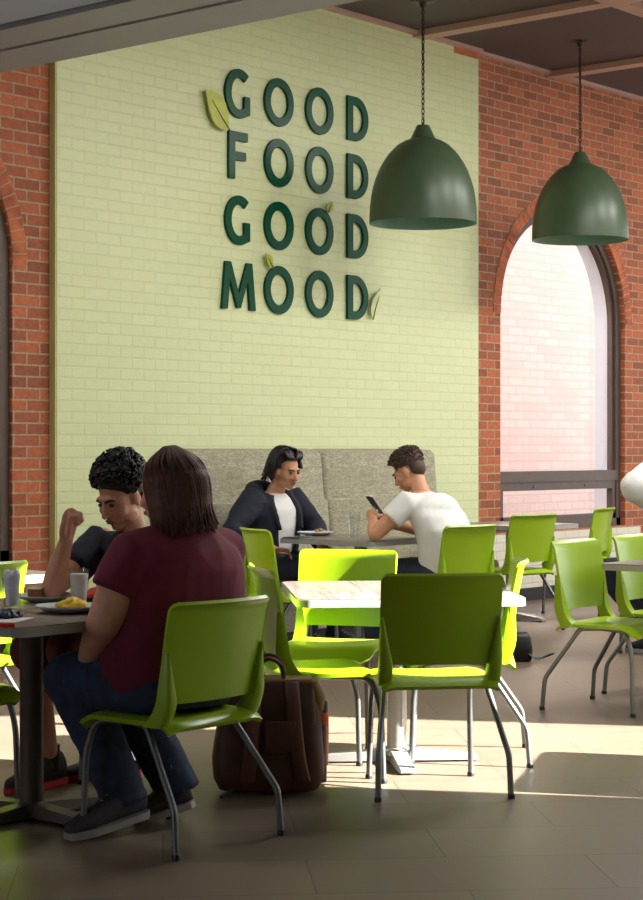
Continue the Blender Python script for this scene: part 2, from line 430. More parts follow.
# ceilings
bm = NB()
YB = [8.9, 7.08, 5.5, 3.95, 2.3]; AB = [6.9, 7.85, 9.8, 11.75, 13.76, 15.7, 17.6, 19.4]
box(bm, (6.6, OY - .25, ZC), (19.4, 9.25, ZC + .2)); struct('ceiling', bm, 'ceiling_panel')
bm = NB(); box(bm, (6.6, OY - .25, ZC + .21), (30, 9.25, ZC + 3.2)); struct('sun_blocker', bm, 'red_brick')  # unseen mass added above the roof to keep sun off the outdoor wall
for i, a in enumerate(AB[1:-1]):
    bm = NB(); box(bm, (a - .07, OY, ZC - .05), (a + .07, WY - .002 if a < PA1 else BY - .01, ZC + .01)); struct('trim_%d' % (10 + i), bm, 'ceiling_beam')
for i, y in enumerate(YB[1:]):
    bm = NB(); box(bm, (6.8, y - .07, ZC - .052), (19, y + .07, ZC + .01)); struct('trim_%d' % (20 + i), bm, 'ceiling_beam')
bm = NB(); box(bm, (6.8, WY - .05, ZC - .03), (PA1, WY - .001, ZC + .01)); box(bm, (PA1, BY - .06, ZC - .03), (19, BY - .005, ZC + .01)); struct('trim_30', bm, 'ceiling_beam')
# lower soffit on the left
ZS = 3.4
bm = NB(); box(bm, (-5, -5, ZS + .03), (6.05, WY + .05, ZS + .3)); struct('soffit', bm, 'soffit_grey'); bpy.data.objects['soffit'].name = 'ceiling_left'
bm = NB(); box(bm, (6.05, -.2, ZS + .05), (6.072, BY, ZS + .3)); box(bm, (6.36, -.2, ZS + .03), (6.375, BY, ZS + .3)); struct('trim_31', bm, 'dark_gap')
bm = NB(); box(bm, (6.072, -.2, ZS + .008), (6.36, BY, ZS + .3)); struct('trim_32', bm, 'soffit_trim')
bm = NB(); box(bm, (6.375, -.2, ZS), (6.73, BY, ZC + .1)); struct('trim_33', bm, 'soffit_trim')
# room behind and left of the camera
bm = NB(); box(bm, (-5, -3.4, 0), (3.2, -3.2, ZS + .1)); struct('wall_rear', bm, 'white_paint')
bm = NB(); box(bm, (3.0, -3.2, 0), (3.2, OY, ZS + .1)); struct('wall_corner', bm, 'white_paint')
bm = NB(); box(bm, (-5.2, -3.4, 0), (-5, 4.5, ZS + .1)); box(bm, (-5.2, 4.5, 0), (-5, 8.95, .9)); box(bm, (-5.2, 4.5, 2.7), (-5, 8.95, ZS + .1)); struct('wall_left', bm, 'white_paint')
bm = NB(); box(bm, (-5, BY, 0), (1.5, BY + .3, ZC)); struct('wall_back_left', bm, 'red_brick')
# unseen far end: piers and a beam, bays left open for sky light
bm = NB()
for y in (1.6, 4.0, 6.4, 8.8): box(bm, (19, y - .12, 0), (19.25, y + .12, ZC))
box(bm, (19, OY, 0), (19.25, 8.9, .5)); box(bm, (19, OY, 4.0), (19.25, 8.9, ZC)); struct('wall_right', bm, 'bronze_metal')
# ================================================================ SIGN LETTERS
LYF = WY - .012; LT = .022       # back of the letters, thickness
CAP = .336
def stroke_mesh(paths, w, closed):
    """flat strokes (in x,z) extruded to letter blocks"""
    bm = NB()
    for pts, cl in zip(paths, closed):
        pts = [Vector(p) for p in pts]; n = len(pts); L, R = [], []
        for i, p in enumerate(pts):
            if cl: d = pts[(i + 1) % n] - pts[i - 1]
            else: d = pts[min(i + 1, n - 1)] - pts[max(i - 1, 0)]
            d.normalize(); m = Vector((-d.y, d.x)) * (w / 2)
            if not cl and 0 < i < n - 1:
                d1 = (pts[i] - pts[i - 1]).normalized(); k = d1.dot(d); m /= max(k, .5)
            L.append(p + m); R.append(p - m)
        rs = [[(l.x, 0, l.y), (r.x, 0, r.y), (r.x, -LT, r.y), (l.x, -LT, l.y)] for l, r in zip(L, R)]
        if cl: rings_closed(bm, rs)
        else: rings(bm, rs)
    return bm
def ell(cx, cz, rx, rz, t0, t1, n=40):
    return [(cx + rx * math.cos(math.radians(t0 + (t1 - t0) * i / n)), cz + rz * math.sin(math.radians(t0 + (t1 - t0) * i / n))) for i in range(n + 1)]
SW = .066
def ring_prism(bm, outer, inner):
    rings_closed(bm, [[(o[0], 0, o[1]), (i[0], 0, i[1]), (i[0], -LT, i[1]), (o[0], -LT, o[1])] for o, i in zip(outer, inner)])
def flat_prism(bm, out):
    A = [bm.verts.new((x, 0, z)) for x, z in out]; B = [bm.verts.new((x, -LT, z)) for x, z in out]; n = len(out)
    bm.faces.new(A); bm.faces.new(B[::-1])
    for i in range(n): bm.faces.new((A[i], A[(i + 1) % n], B[(i + 1) % n], B[i]))
def letter_mesh(ch):
    h = CAP; bm = NB()
    if ch == 'O':
        N = 64; ring_prism(bm, ell(0, h / 2, .158, .175, 0, 360, N)[:-1], ell(0, h / 2, .095, .112, 0, 360, N)[:-1])
    if ch == 'D':
        N = 40; oc, ic = (-.03, h / 2), (-.02, h / 2)
        out = [(-.125, 0)] + ell(-.03, h / 2, .157, h / 2, -90, 90, N) + [(-.125, h)]
        inn = [(-.058, .062)] + ell(-.025, h / 2, .090, h / 2 - .062, -90, 90, N) + [(-.058, h - .062)]
        ring_prism(bm, out, inn)
    if ch == 'F':
        flat_prism(bm, [(-.10, 0), (-.034, 0), (-.034, h * .40), (.078, h * .40), (.078, h * .40 + .062), (-.034, h * .40 + .062), (-.034, h - .064), (.098, h - .064), (.098, h), (-.10, h)])
    if ch == 'G':
        o = ell(0.012, h / 2, .148, .175, 50, 288, 44); i = ell(0.012, h / 2, .084, .112, 50, 288, 44)
        flat_prism(bm, o + [(.122, .026), (.122, .155), (.060, .155), (.060, .070)] + i[::-1])
    if ch == 'M':
        flat_prism(bm, [(-.178, 0), (-.115, 0), (-.092, .205), (-.020, .012), (.020, .012), (.092, .205), (.115, 0), (.178, 0), (.140, h), (.082, h), (0, .115), (-.082, h), (-.140, h)])
    return bm
LM = {k: None for k in 'GODFM'}
ROWZ = [3.652, 3.213, 2.757, 2.292]; WORDS = ['GOOD', 'FOOD', 'GOOD', 'MOOD']
COLX = [236.5, 277.5, 318, 356]
ordn = ['top', 'second', 'third', 'bottom']
for r, wd in enumerate(WORDS):
    for c, ch in enumerate(wd):
        a = wall_a(COLX[c], WY) + (.0 if ch != 'M' else .005)
        if LM[ch] is None:
            o = obj('wall_letter', letter_mesh(ch), 'letter_green', None, True, 35); LM[ch] = o
            bv = o.modifiers.new('b', 'BEVEL'); bv.width = .003; bv.segments = 2; bv.limit_method = 'ANGLE'
        else: o = LM[ch].copy(); C.objects.link(o)
        o.location = (a, LYF + .011, ROWZ[r])
        lab = {('G'): 'dark green wall letter G starting the %s row, GOOD' % ordn[r], 'F': 'dark green wall letter F starting the second row of the sign, FOOD',
               'M': 'dark green wall letter M starting the bottom row of the sign, MOOD', 'D': 'dark green wall letter D ending the %s row, %s' % (ordn[r], wd),
               'O': 'dark green %s letter O in the %s row, %s' % ('first' if c == 1 else 'second', ordn[r], wd)}[ch]
        tag(o, lab, 'sign letter', 'letters of the wall sign')
def sign_leaf(px, py, L, W, ang, mat, label, pale=False):
    bm = NB(); out = []
    n = 16
    for i in range(n + 1):
        t = i / n; out.append((t * L, W * math.sin(PI * t ** .8) ** .9 * (1 - .25 * t)))
    low = [(t * L, -W * math.sin(PI * t ** 1.1) ** .9) for t in [1 - i / n for i in range(1, n)]]
    prism(bm, out + low, 0, .012)
    o = obj('sign_leaf', bm, mat); bm = NB()
    tube(bm, [(-.03 * L, 0, .013), (L * .3, .004, .014), (L * .75, 0, .014)], [.005, .004, .002], 6)
    obj('vein', bm, 'leaf_vein', o)
    a = wall_a(px, WY); z = wall_z(px, py, WY)
    o.matrix_world = Matrix.Translation((a, WY - .03, z)) @ Matrix.Rotation(PI / 2, 4, 'X') @ Matrix.Rotation(math.radians(ang), 4, 'Z')
    tag(o, label, 'leaf', 'leaf shapes on the wall sign'); return o
sign_leaf(225, 130, .34, .10, 134, 'leaf_green', 'largest green leaf shape left of the top letter G on the wall')
sign_leaf(324, 213, .10, .036, 60, 'leaf_green', 'small green leaf on top of the O in the third row')
sign_leaf(269, 268, .12, .036, 128, 'leaf_green', 'small green leaf above the first O of MOOD')
sign_leaf(369, 319, .26, .065, 68, 'leaf_pale', 'pale leaf shape right of the D in the bottom row')

# ================================================================ PENDANT LAMPS
def pendant():
    root = empty('pendant_lamp')
    prof_o = [(.0, .715), (.044, .715), (.05, .705), (.089, .622), (.10, .612), (.14, .598), (.19, .568), (.252, .504), (.292, .445), (.32, .394), (.345, .33), (.365, .263), (.378, .2), (.387, .124), (.390, .06), (.391, 0)]
    inn = [(.380, 0), (.376, .10), (.366, .20), (.352, .263), (.330, .33), (.305, .394), (.276, .445), (.236, .50), (.17, .56), (.12, .585), (.02, .60)]
    bm = NB(); lathe(bm, prof_o + [(.386, -.001), (.380, 0)], 64, close=False); o = obj('lamp_shade', bm, 'lamp_green', root)
    bm = NB(); lathe(bm, inn, 64, close=False); obj('shade_lining', bm, 'lamp_inside', root)
    bm = NB(); tube(bm, [(.012 * math.cos(t), 0, .722 + .012 * math.sin(t)) for t in [2 * PI * i / 12 for i in range(12)]], .004, 6, True); obj('hook', bm, 'chain_metal', root)
    bm = NB(); lathe(bm, [(.0, .44), (.03, .43), (.045, .38), (.035, .33), (.02, .30), (.0, .295)], 20); obj('bulb', bm, 'ceramic', root)
    zt = ZC - 2.99 - .004
    bm = NB(); z = .722; k = 1
    while z < zt - .03:
        pts = [(.011 * math.cos(t), 0, z + .024 + .024 * math.sin(t)) for t in [2 * PI * i / 10 for i in range(10)]]
        if k % 2: pts = [(0, p[0], p[2]) for p in pts]
        tube(bm, pts, .0038, 6, True); z += .036; k += 1
    tube(bm, [(.006, .004, .72), (.004, -.006, zt * .5), (.0, .006, zt)], .003, 6)
    obj('chain', bm, 'chain_metal', root)
    bm = NB(); lathe(bm, [(0, zt - .06), (.02, zt - .055), (.03, zt - .02), (.085, zt - .012), (.09, zt), (0, zt)], 28); obj('canopy', bm, 'chain_metal', root)
    return root
p1 = pendant(); p1.location = (10.765, 8.10, 2.945); tag(p1, 'dark green dome pendant lamp hanging before the pale painted wall', 'pendant lamp', 'dome pendant lamps')
p2 = copy_tree(p1); p2.location = (12.86, 8.08, 3.005); tag(p2, 'dark green dome pendant lamp hanging before the arched window', 'pendant lamp', 'dome pendant lamps')

# ================================================================ BENCH
def bench(a0, a1, label):
    root = empty('booth_bench', ((a0 + a1) / 2, WY, 0)); hw = (a1 - a0) / 2 - .004
    def cushion(lo, hi, bev, name):
        bm = NB(); box(bm, lo, hi, None, bev, 4); return obj(name, bm, 'bench_fabric', root, True, 60)
    # tall upholstered back with a slight lean
    bm = NB(); n = 10; rs = []
    prof = [(-.02, .36), (-.02, 1.26), (-.03, 1.295), (-.06, 1.31), (-.15, 1.30), (-.185, 1.27), (-.20, 1.10), (-.215, .95), (-.25, .93), (-.27, .75), (-.275, .44), (-.24, .36)]
    xs = [-hw, -hw + .012, -hw + .04, hw - .04, hw - .012, hw]
    sc = [.82, .94, 1, 1, .94, .82]
    rs = [[(x, -.02 + (y + .02) * s, .83 + (z - .83) * (1 - (1 - s) * .18)) for y, z in prof] for x, s in zip(xs, sc)]
    rings(bm, rs); obj('backrest', bm, 'bench_fabric', root, True, 50)
    cushion((-hw, -.80, .33), (hw, -.24, .46), .035, 'seat')
    bm = NB(); box(bm, (-hw + .01, -.74, .08), (hw - .01, -.02, .34)); obj('base', bm, 'bench_fabric', root, False)
    bm = NB(); box(bm, (-hw + .03, -.70, 0), (hw - .03, -.05, .08)); obj('plinth', bm, 'black_base', root, False)
    tag(root, label, 'bench', 'upholstered booth benches along the wall'); return root
BM = wall_a(325, WY - .2); BR = wall_a(433, WY - .15)
bench(BM - 1.52, BM, 'grey woven booth bench that the man in the navy hoodie sits on')
bench(BM, BR, 'grey woven booth bench beside the first, behind the man in the white t-shirt')

# ================================================================ CHAIRS
def surf(bm, f, nu, nv, th):
    """grid surface f(u,v)->(point) thickened by th along its normal, closed rim"""
    P = [[Vector(f(-1 + 2 * i / nu, j / nv)) for i in range(nu + 1)] for j in range(nv + 1)]
    N = []
    for j in range(nv + 1):
        row = []
        for i in range(nu + 1):
            du = P[j][min(i + 1, nu)] - P[j][max(i - 1, 0)]; dv = P[min(j + 1, nv)][i] - P[max(j - 1, 0)][i]
            row.append(du.cross(dv).normalized())
        N.append(row)
    A = [[bm.verts.new(P[j][i]) for i in range(nu + 1)] for j in range(nv + 1)]
    B = [[bm.verts.new(P[j][i] - N[j][i] * th) for i in range(nu + 1)] for j in range(nv + 1)]
    for j in range(nv):
        for i in range(nu):
            bm.faces.new((A[j][i], A[j][i + 1], A[j + 1][i + 1], A[j + 1][i])); bm.faces.new((B[j][i], B[j + 1][i], B[j + 1][i + 1], B[j][i + 1]))
    rim = [(0, i) for i in range(nu + 1)] + [(j, nu) for j in range(1, nv + 1)] + [(nv, i) for i in range(nu - 1, -1, -1)] + [(j, 0) for j in range(nv - 1, 0, -1)]
    for (j, i), (k, l) in zip(rim, rim[1:] + rim[:1]): bm.faces.new((A[j][i], B[j][i], B[k][l], A[k][l]))
def make_chair():
    root = empty('dining_chair')
    zt, zb = .842, .497
    def back(u, v):
        z = zb + (zt - zb) * v; w = .226 + .004 * v
        r = .02; e = 1.0
        if zt - z < r: e = (w - r + math.sqrt(max(0, r * r - (r - (zt - z)) ** 2))) / w
        if z - zb < .012: e = min(e, (w - .012 + math.sqrt(max(0, .012 ** 2 - (.012 - (z - zb)) ** 2))) / w)
        x = u * w * e
        y = -.197 - .055 * v + .020 * math.sin(PI * v) * .3 + .034 * (x / w) ** 2
        if v > .9: y -= .018 * ((v - .9) / .1) ** 2
        return (x, y, z)
    bm = NB(); surf(bm, lambda u, v: back(u, (1 - math.cos(PI * v)) / 2), 18, 22, -.013); bk = obj('backrest', bm, 'lime_plastic', root, True, 50)
    for s in (-1, 1):
        bm = NB(); rs = []
        for k in range(11):
            t = k / 10; z = .675 - (.675 - .418) * t
            v = (z - zb) / (zt - zb); yb_ = -.197 - .055 * v + .034
            d = .010 + .030 * min(1, t * 1.6); wd = .010 + .036 * min(1, t * 1.4)
            yf = yb_ + .003; y2 = yb_ - d - .012
            if t > .6: k2 = (t - .6) / .4; yf += .05 * k2 ** 2; y2 += .022 * k2 ** 2
            xo = s * (.2295 + .003 * min(1, t * 2)); xi = s * (.2295 - wd)
            rs.append([(xo, yf, z), (xo, y2 + .006, z), (xo - s * .006, y2, z), (xi + s * .006, y2, z), (xi, y2 + .006, z), (xi, yf, z)])
        rings(bm, rs); obj('back_upright', bm, 'lime_plastic', root, True, 50)
    def seat(u, v):
        y = -.215 + .455 * v; w = .222 + .006 * math.sin(PI * v)
        r = .045
        e = 1
        if .24 - y < r: e = (w - r + math.sqrt(max(0, r * r - (r - (.24 - y)) ** 2))) / w
        x = u * w * e
        z = .447 - .012 * math.cos(min(1, abs(u)) * PI / 2) * math.sin(PI * v)
        if v > .78: z -= .055 * ((v - .78) / .22) ** 2
        if v < .14: z -= .032 * ((.14 - v) / .14) ** 2
        z -= .012 * max(0, abs(u) - .85) / .15
        return (x, y, z)
    bm = NB(); surf(bm, lambda u, v: seat(u, v), 20, 22, .016); obj('seat', bm, 'lime_plastic', root, True, 50)
    for s in (-1, 1):
        fr = bend([(s * .17, -.02, .418), (s * .190, .165, .414), (s * .198, .205, .30), (s * .206, .214, .0)], .05)
        bm = NB(); tube(bm, fr, .0115, 12); lg = obj('leg', bm, 'grey_metal', root)
        bm = NB(); lathe(bm, [(0, .0), (.014, .0), (.0145, .012), (.012, .018), (0, .018)], 14, Matrix.Translation((s * .206, .214, 0))); obj('glide', bm, 'black_plastic', lg)
        rr = bend([(s * .17, .02, .418), (s * .198, -.085, .412), (s * .247, -.258, .160), (s * .252, -.272, .0)], .022)
        bm = NB(); tube(bm, rr, .0115, 12); lg = obj('leg', bm, 'grey_metal', root)
        bm = NB(); lathe(bm, [(0, .0), (.014, .0), (.0145, .012), (.012, .018), (0, .018)], 14, Matrix.Translation((s * .252, -.272, 0))); obj('glide', bm, 'black_plastic', lg)
    bm = NB(); tube(bm, [(-.19, .12, .412), (.19, .12, .412)], .010, 10); tube(bm, [(-.19, -.09, .412), (.19, -.09, .412)], .010, 10)
    box(bm, (-.06, -.10, .405), (.06, .13, .42)); obj('seat_frame', bm, 'grey_metal', root)
    return root
chair0 = make_chair(); first = [True]
CH = []
def chair(a, Y, deg, label, group='lime green dining chairs', sz=1.0):
    o = chair0 if first[0] else copy_tree(chair0); first[0] = False
    o.location = (a, Y, 0); o.scale = (1, 1, sz); o.rotation_euler = (0, 0, math.radians(deg)); tag(o, label, 'chair', group); CH.append(o); return o
chair(4.44, 4.40, 0, 'lime green plastic chair that the woman in the maroon top sits on', sz=.965)
chair(5.73, 4.275, -42, 'shaded lime green chair seen from behind, on the near side of the sunlit table')
a_, y_ = room(-.01, 7.37); chair(a_, y_, math.degrees(math.atan2(-(SN * .98 + CS * .21), -CS * .98 + SN * .21)), 'sunlit lime green chair right behind the brown backpack')
chair(6.365, 5.28, math.degrees(math.atan2(-(SN * -.27 + CS * -.963), CS * .27 + SN * -.963)), 'glowing lime green chair on the far side of the sunlit table, facing us')
chair(6.39, 4.596, 36, 'lime green chair seen edge-on at the right end of the sunlit table')
chair(8.27, 7.20, -116.8, 'empty lime green chair in front of the man in the navy hoodie')
chair(9.31, 6.84, -8, 'lime green chair that the man in the white t-shirt sits on')
chair(11.17, 7.60, -11, 'lime green chair seen from behind at the table below the arched window')
chair(12.66, 7.98, 12.7, 'lime green chair farthest back, below the right corner of the arched window')
chair(8.06, 4.86, 182, 'lime green chair with pale sheen, whole, at the table cut by right edge')
chair(8.77, 4.93, 180, 'lime green chair cut off by the right edge, behind the right-hand table')
chair(5.12, 5.15, 90, 'lime green chair that the boy with curly hair sits on, mostly behind the woman')
chair(4.24, 5.40, 180, 'lime green chair across the table from the woman, only seat corner in view')
chair(4.90, 6.16, 0, 'lime green chair at the pale table, a sliver at the left edge')

# ================================================================ TABLES
TH = .735
def table(name, hx, hy, mat, loc, deg, label, arm=.33, group='pedestal dining tables', r=.05, cols=((0, 0),), post='silver_paint', TH=TH):
    root = empty(name, (loc[0], loc[1], 0), math.radians(deg))
    bm = NB(); prism(bm, rounded_rect(hx, hy, r, 8), TH - .028, TH, None, .004); obj('tabletop', bm, mat, root, True, 40)
    bm = NB(); o1, o2 = rounded_rect(hx + .005, hy + .005, r + .005, 8), rounded_rect(hx - .002, hy - .002, r, 8)
    n = len(o1); rs = [[(o1[i][0], o1[i][1], TH - .033), (o1[i][0], o1[i][1], TH - .004), (o2[i][0], o2[i][1], TH - .004), (o2[i][0], o2[i][1], TH - .033)] for i in range(n)]
    rings_closed(bm, rs); obj('edge_band', bm, 'table_edge', root, True, 40)
    for cx, cy in cols:
        T = Matrix.Translation((cx, cy, 0))
        bm = NB(); lathe(bm, [(0, .03), (.06, .03), (.055, .05), (.042, .06), (.042, TH - .06), (.05, TH - .05), (.05, TH - .034), (0, TH - .034)], 24, T)
        obj('column', bm, post, root)
        bm = NB(); box(bm, (cx - .2, cy - .03, TH - .05), (cx + .2, cy + .03, TH - .03)); box(bm, (cx - .03, cy - .2, TH - .05), (cx + .03, cy + .2, TH - .03)); obj('top_bracket', bm, 'black_plastic', root, False)
        for k in range(4):
            R = T @ Matrix.Rotation(PI / 2 * k, 4, 'Z'); bm = NB()
            rs = [[R @ Vector(p) for p in ((x, -w, .008), (x, w, .008), (x, w * .9, h), (x, -w * .9, h))] for x, w, h in ((.0, .036, .055), (.1, .036, .05), (arm - .02, .034, .03), (arm, .028, .02))]
            rings(bm, rs); ft = obj('foot', bm, post, root, True, 30)
            bm = NB(); lathe(bm, [(0, 0), (.016, 0), (.016, .012), (0, .012)], 12, R @ Matrix.Translation((arm - .035, 0, 0))); obj('glide', bm, 'black_plastic', ft)
    tag(root, label, 'table', group); return root
tc = room(.315, 7.73)
table('dining_table', .45, .50, 'laminate', tc, -45, 'sunlit wood-grain square table in the middle, ringed by four lime chairs', .34, TH=.719)
table('dining_table', .48, .48, 'laminate', (4.345, 5.0), 0, 'dark dining table with plates and glasses in front of the woman', .36, post='bronze_metal')
table('dining_table', .38, .38, 'laminate', (9.30, 7.50), 0, 'table between the man in the navy hoodie and the man in white', .3)
table('dining_table', .38, .38, 'laminate', (11.78, 8.02), 0, 'bare dark table beneath the arched window, behind a lime chair', .3)
table('dining_table', .75, .37, 'laminate', (8.70, 4.52), 0, 'grey-topped table cut by the right edge of the photo', .3, r=.06, cols=((.35, 0),))
table('dining_table', .46, .46, 'pale_laminate', (5.32, 6.80), 0, 'pale-topped table beyond the boy, against the brick wall at left', .3)
# unseen table, added so that its shadow breaks up the sunlit floor
table('dining_table', .48, .46, 'laminate', (7.04, 2.76), 25, 'added table out of view, placed to shade the sunlit floor', .3)

# ================================================================ PEOPLE
def RZ(a): return Matrix.Rotation(math.radians(a), 4, 'Z')
def RX(a): return Matrix.Rotation(math.radians(a), 4, 'X')
def RY(a): return Matrix.Rotation(math.radians(a), 4, 'Y')
def head_prims(bm, hm, neck_base, s=1.0, neck_r=.055):
    E = lambda c, r: ellipsoid(bm, Vector(c) * s, Vector(r) * s, None, 20, hm)
    E((0, -.018, .035), (.076, .097, .085)); E((0, .025, -.02), (.066, .072, .085)); E((0, .038, -.062), (.050, .052, .052))
    E((0, .068, -.098), (.024, .022, .018)); E((0, .080, .026), (.048, .018, .014))
    for q in (-1, 1):
        E((q * .040, .056, -.030), (.027, .030, .028)); E((q * .077, -.008, -.015), (.010, .022, .034)); E((q * .045, .02, -.075), (.022, .04, .022))
        E((q * .012, .098, -.038), (.010, .012, .009))
    limb(bm, [Vector((0, .090, .018)) * s, Vector((0, .102, -.012)) * s, Vector((0, .113, -.034)) * s], [.009 * s, .010 * s, .013 * s], 10, mat=hm)
    E((0, .088, -.060), (.024, .013, .007)); E((0, .086, -.071), (.021, .013, .008))
    nb = Vector(neck_base); top = hm @ (Vector((0, -.022, -.05)) * s)
    limb(bm, [top, top.lerp(nb, .5), nb], [neck_r, neck_r * .97, neck_r * 1.12], 16)
def face_bits(root, hm, s=1.0, brow='hair_black', wide=1.0):
    for q in (-1, 1):
        bm = NB(); ellipsoid(bm, Vector((q * .030, .088, .002)) * s, Vector((.0125, .007, .0065)) * s, None, 10, hm); obj('eye', bm, 'eye_dark', root)
        bm = NB(); limb(bm, [Vector((q * .014, .098, .020)) * s, Vector((q * .032, .094, .025)) * s, Vector((q * .048, .082, .020)) * s], [.004, .005, .003], 8, mat=hm); obj('eyebrow', bm, brow, root)
    bm = NB(); ellipsoid(bm, Vector((0, .0985, -.061)) * s, Vector((.022, .006, .005)) * s, None, 10, hm); ellipsoid(bm, Vector((0, .0965, -.0705)) * s, Vector((.019, .006, .006)) * s, None, 10, hm); obj('lips', bm, 'lips', root)
def hand_prims(bm, hm, curl=30, side=1, s=1.0, spread=5, pinch=False):
    """hm: wrist frame, y along the hand, z out of the back of the hand, thumb on side*x"""
    limb(bm, [(0, -.02, 0), (0, .03, .002), (0, .082, 0)], [.026 * s, .036 * s, .036 * s], 14, mat=hm, flat=.42, ref=None)
    box(bm, (-.036 * s, .012, -.011), (.036 * s, .088 * s, .011), hm, .008)
    for k, (x, L) in enumerate(((.029, .072), (.0105, .080), (-.0095, .074), (-.028, .058))):
        p = Vector((x * s * side, .084 * s, 0)); ang = 0; pts = [p - Vector((0, .02, 0)), p]; sp = math.radians(spread * (1.5 - k)) * side
        cu = curl * (1.25 if (pinch and k > 1) else 1)
        for f, m in ((.45, 1.0), (.32, 1.2), (.23, .8)):
            ang += math.radians(cu * m); d = Vector((math.sin(sp) * math.cos(ang), math.cos(sp) * math.cos(ang), -math.sin(ang)))
            p = p + d * L * f * s; pts.append(p)
        limb(bm, pts, [.0095 * s, .0095 * s, .0088 * s, .008 * s, .0068 * s], 10, mat=hm)
    t0 = Vector((.022 * side, .015, -.006)) * s
    limb(bm, [t0, t0 + Vector((.026 * side, .022, -.012)) * s, t0 + Vector((.034 * side, .050, -.024)) * s, t0 + Vector((.026 * side, .074, -.034)) * s], [.015 * s, .013 * s, .0105 * s, .008 * s], 10, mat=hm)
def look(frm, to, up=(0, 0, 1)):
    """frame with y from frm to to, z near up, origin at frm"""
    y = (Vector(to) - Vector(frm)).normalized(); x = y.cross(Vector(up)).normalized(); z = x.cross(y)
    m = Matrix((x, y, z)).transposed().to_4x4(); m.translation = Vector(frm); return m
def torso_loft(bm, secs, n=28, pw=.85):
    rs = []
    for (cx, cy, z, rx, ry) in secs:
        r = []
        for k in range(n):
            t = 2 * PI * k / n; c, s_ = math.cos(t), math.sin(t)
            r.append(Vector((cx + rx * math.copysign(abs(c) ** pw, c), cy + ry * math.copysign(abs(s_) ** pw, s_), z)))
        rs.append(r)
    rings(bm, rs)
def shoe(root, heel, toe, up='shoe_grey', sole='sole_grey', lift=0.0, s=1.0):
    """heel, toe: ground points; lift raises the heel"""
    h = Vector(heel); t = Vector(toe); d = t - h; L = d.length
    fm = look(h, t); 
    W = [(-.025, .022, .085), (.0, .040, .115), (.05, .043, .125), (.10, .043, .105), (.15, .047, .075), (.21, .048, .056), (.262, .037, .042), (.285, .016, .028)]
    k = (L + .02) / .285
    bm = NB(); rs = []
    for y, w, hh in W:
        r = []
        for i in range(12):
            a = 2 * PI * i / 12; r.append(fm @ Vector((w * math.cos(a) * s, y * k - .0, .018 + max(0, hh * (.5 + .5 * math.sin(a))))))
        rs.append(r)
    rings(bm, rs); o = obj('shoe', bm, up, root, True, 80)
    bm = NB(); rs = [[fm @ Vector((x * (w + .004) * s, y * k, z)) for x, z in ((-1, .002), (1, .002), (1.03, .026), (-1.03, .026))] for y, w, hh in W]
    rings(bm, rs); obj('sole', bm, sole, o, True, 40)
    bm = NB()
    for j in range(4):
        y = (.115 + .022 * j) * k; limb(bm, [(-.024, y, .100 - .012 * j), (0, y + .004, .112 - .013 * j), (.024, y, .100 - .012 * j)], [.003] * 3, 6, mat=fm)
    obj('laces', bm, sole if sole != 'sole_red' else 'black_plastic', o)
    return fm
def hair_strands(bm, n, root_fn, len_pts, r=.006):
    for i in range(n):
        pts = root_fn(i); pts = spline(pts, 4); m = len(pts)
        tube(bm, pts, [r * (1 - .75 * (k / (m - 1)) ** 2) for k in range(m)], 5)

# ---------- woman in maroon (back turned)
WO = (4.475, 4.43)
W0 = empty('person', (WO[0], WO[1], 0), 0)
tag(W0, 'woman with long brown hair in maroon t-shirt and jeans, her back turned, seated at left', 'person')
hip = Vector((0, -.06, .55)); 
hm = Matrix.Translation((-.045, -.03, 1.165)) @ RZ(10) @ RX(-8)
sh = [Vector((-.195, -.02, .945)), Vector((.20, -.03, .945))]
lel, lwr = Vector((-.285, .03, .735)), Vector((-.20, .20, .60))
rel, rwr = Vector((.29, .13, .75)), Vector((.20, .36, .77))
kn = [Vector((-.17, .33, .515)), Vector((.05, .36, .51))]
def WL(p): return Vector((p[0] - WO[0], p[1] - WO[1], p[2] if len(p) > 2 else 0))
def lift(p, z): return Vector((p.x, p.y, z))
t1, h1 = WL(floor_pt(73, 839)), WL(floor_pt(139, 813, .05))
t2, h2 = WL(floor_pt(140, 823)), WL(floor_pt(190, 801, .07))
h1, h2 = lift(h1, .035), lift(h2, .05)
ank = [h1 + (t1 - h1) * .18 + Vector((0, 0, .10)), h2 + (t2 - h2) * .18 + Vector((0, 0, .10))]
bm = NB(); head_prims(bm, hm, (-.02, -.05, 1.03), 1.02, .058)
torso_loft(bm, [(0, .0, .46, .17, .13), (0, .0, .55, .21, .15), (0, -.01, .66, .20, .16), (0, -.02, .78, .205, .165), (0, -.03, .9, .20, .16), (0, -.03, 1.0, .16, .10), (0, -.02, 1.05, .06, .05)])
for s_, el, wr in ((sh[0], lel, lwr), (sh[1], rel, rwr)):
    limb(bm, [s_, s_.lerp(el, .5), el], [.085, .076, .060], 16); limb(bm, [el, el.lerp(wr, .4), wr], [.060, .054, .036], 16)
hand_prims(bm, look(lwr, lwr + Vector((.10, .14, -.03)), (-.5, .3, 1)), 22, 1); hand_prims(bm, look(rwr, rwr + Vector((-.1, .16, -.01))), 25, -1)
for k_, an in zip(kn, ank):
    hp = Vector((math.copysign(.10, k_.x - .01), -.02, .53)); limb(bm, [hp, k_], [.09, .065], 14); limb(bm, [k_, k_.lerp(an, .4), an], [.062, .058, .032], 14); limb(bm, [an, an + Vector((0, 0, -.05))], [.03, .03], 12)
obj('body', meld(bm, .007, 3), 'skin_fair', W0, True, 180)
bm = NB()
torso_loft(bm, [(0, .0, .47, .225, .185), (0, .0, .56, .262, .195), (0, .0, .66, .268, .200), (0, -.005, .74, .262, .200), (0, -.015, .82, .262, .195), (0, -.03, .90, .25, .178), (0, -.035, .96, .225, .150), (0, -.04, 1.005, .17, .115), (-.01, -.045, 1.045, .105, .085), (-.01, -.042, 1.065, .085, .076)], pw=.9)
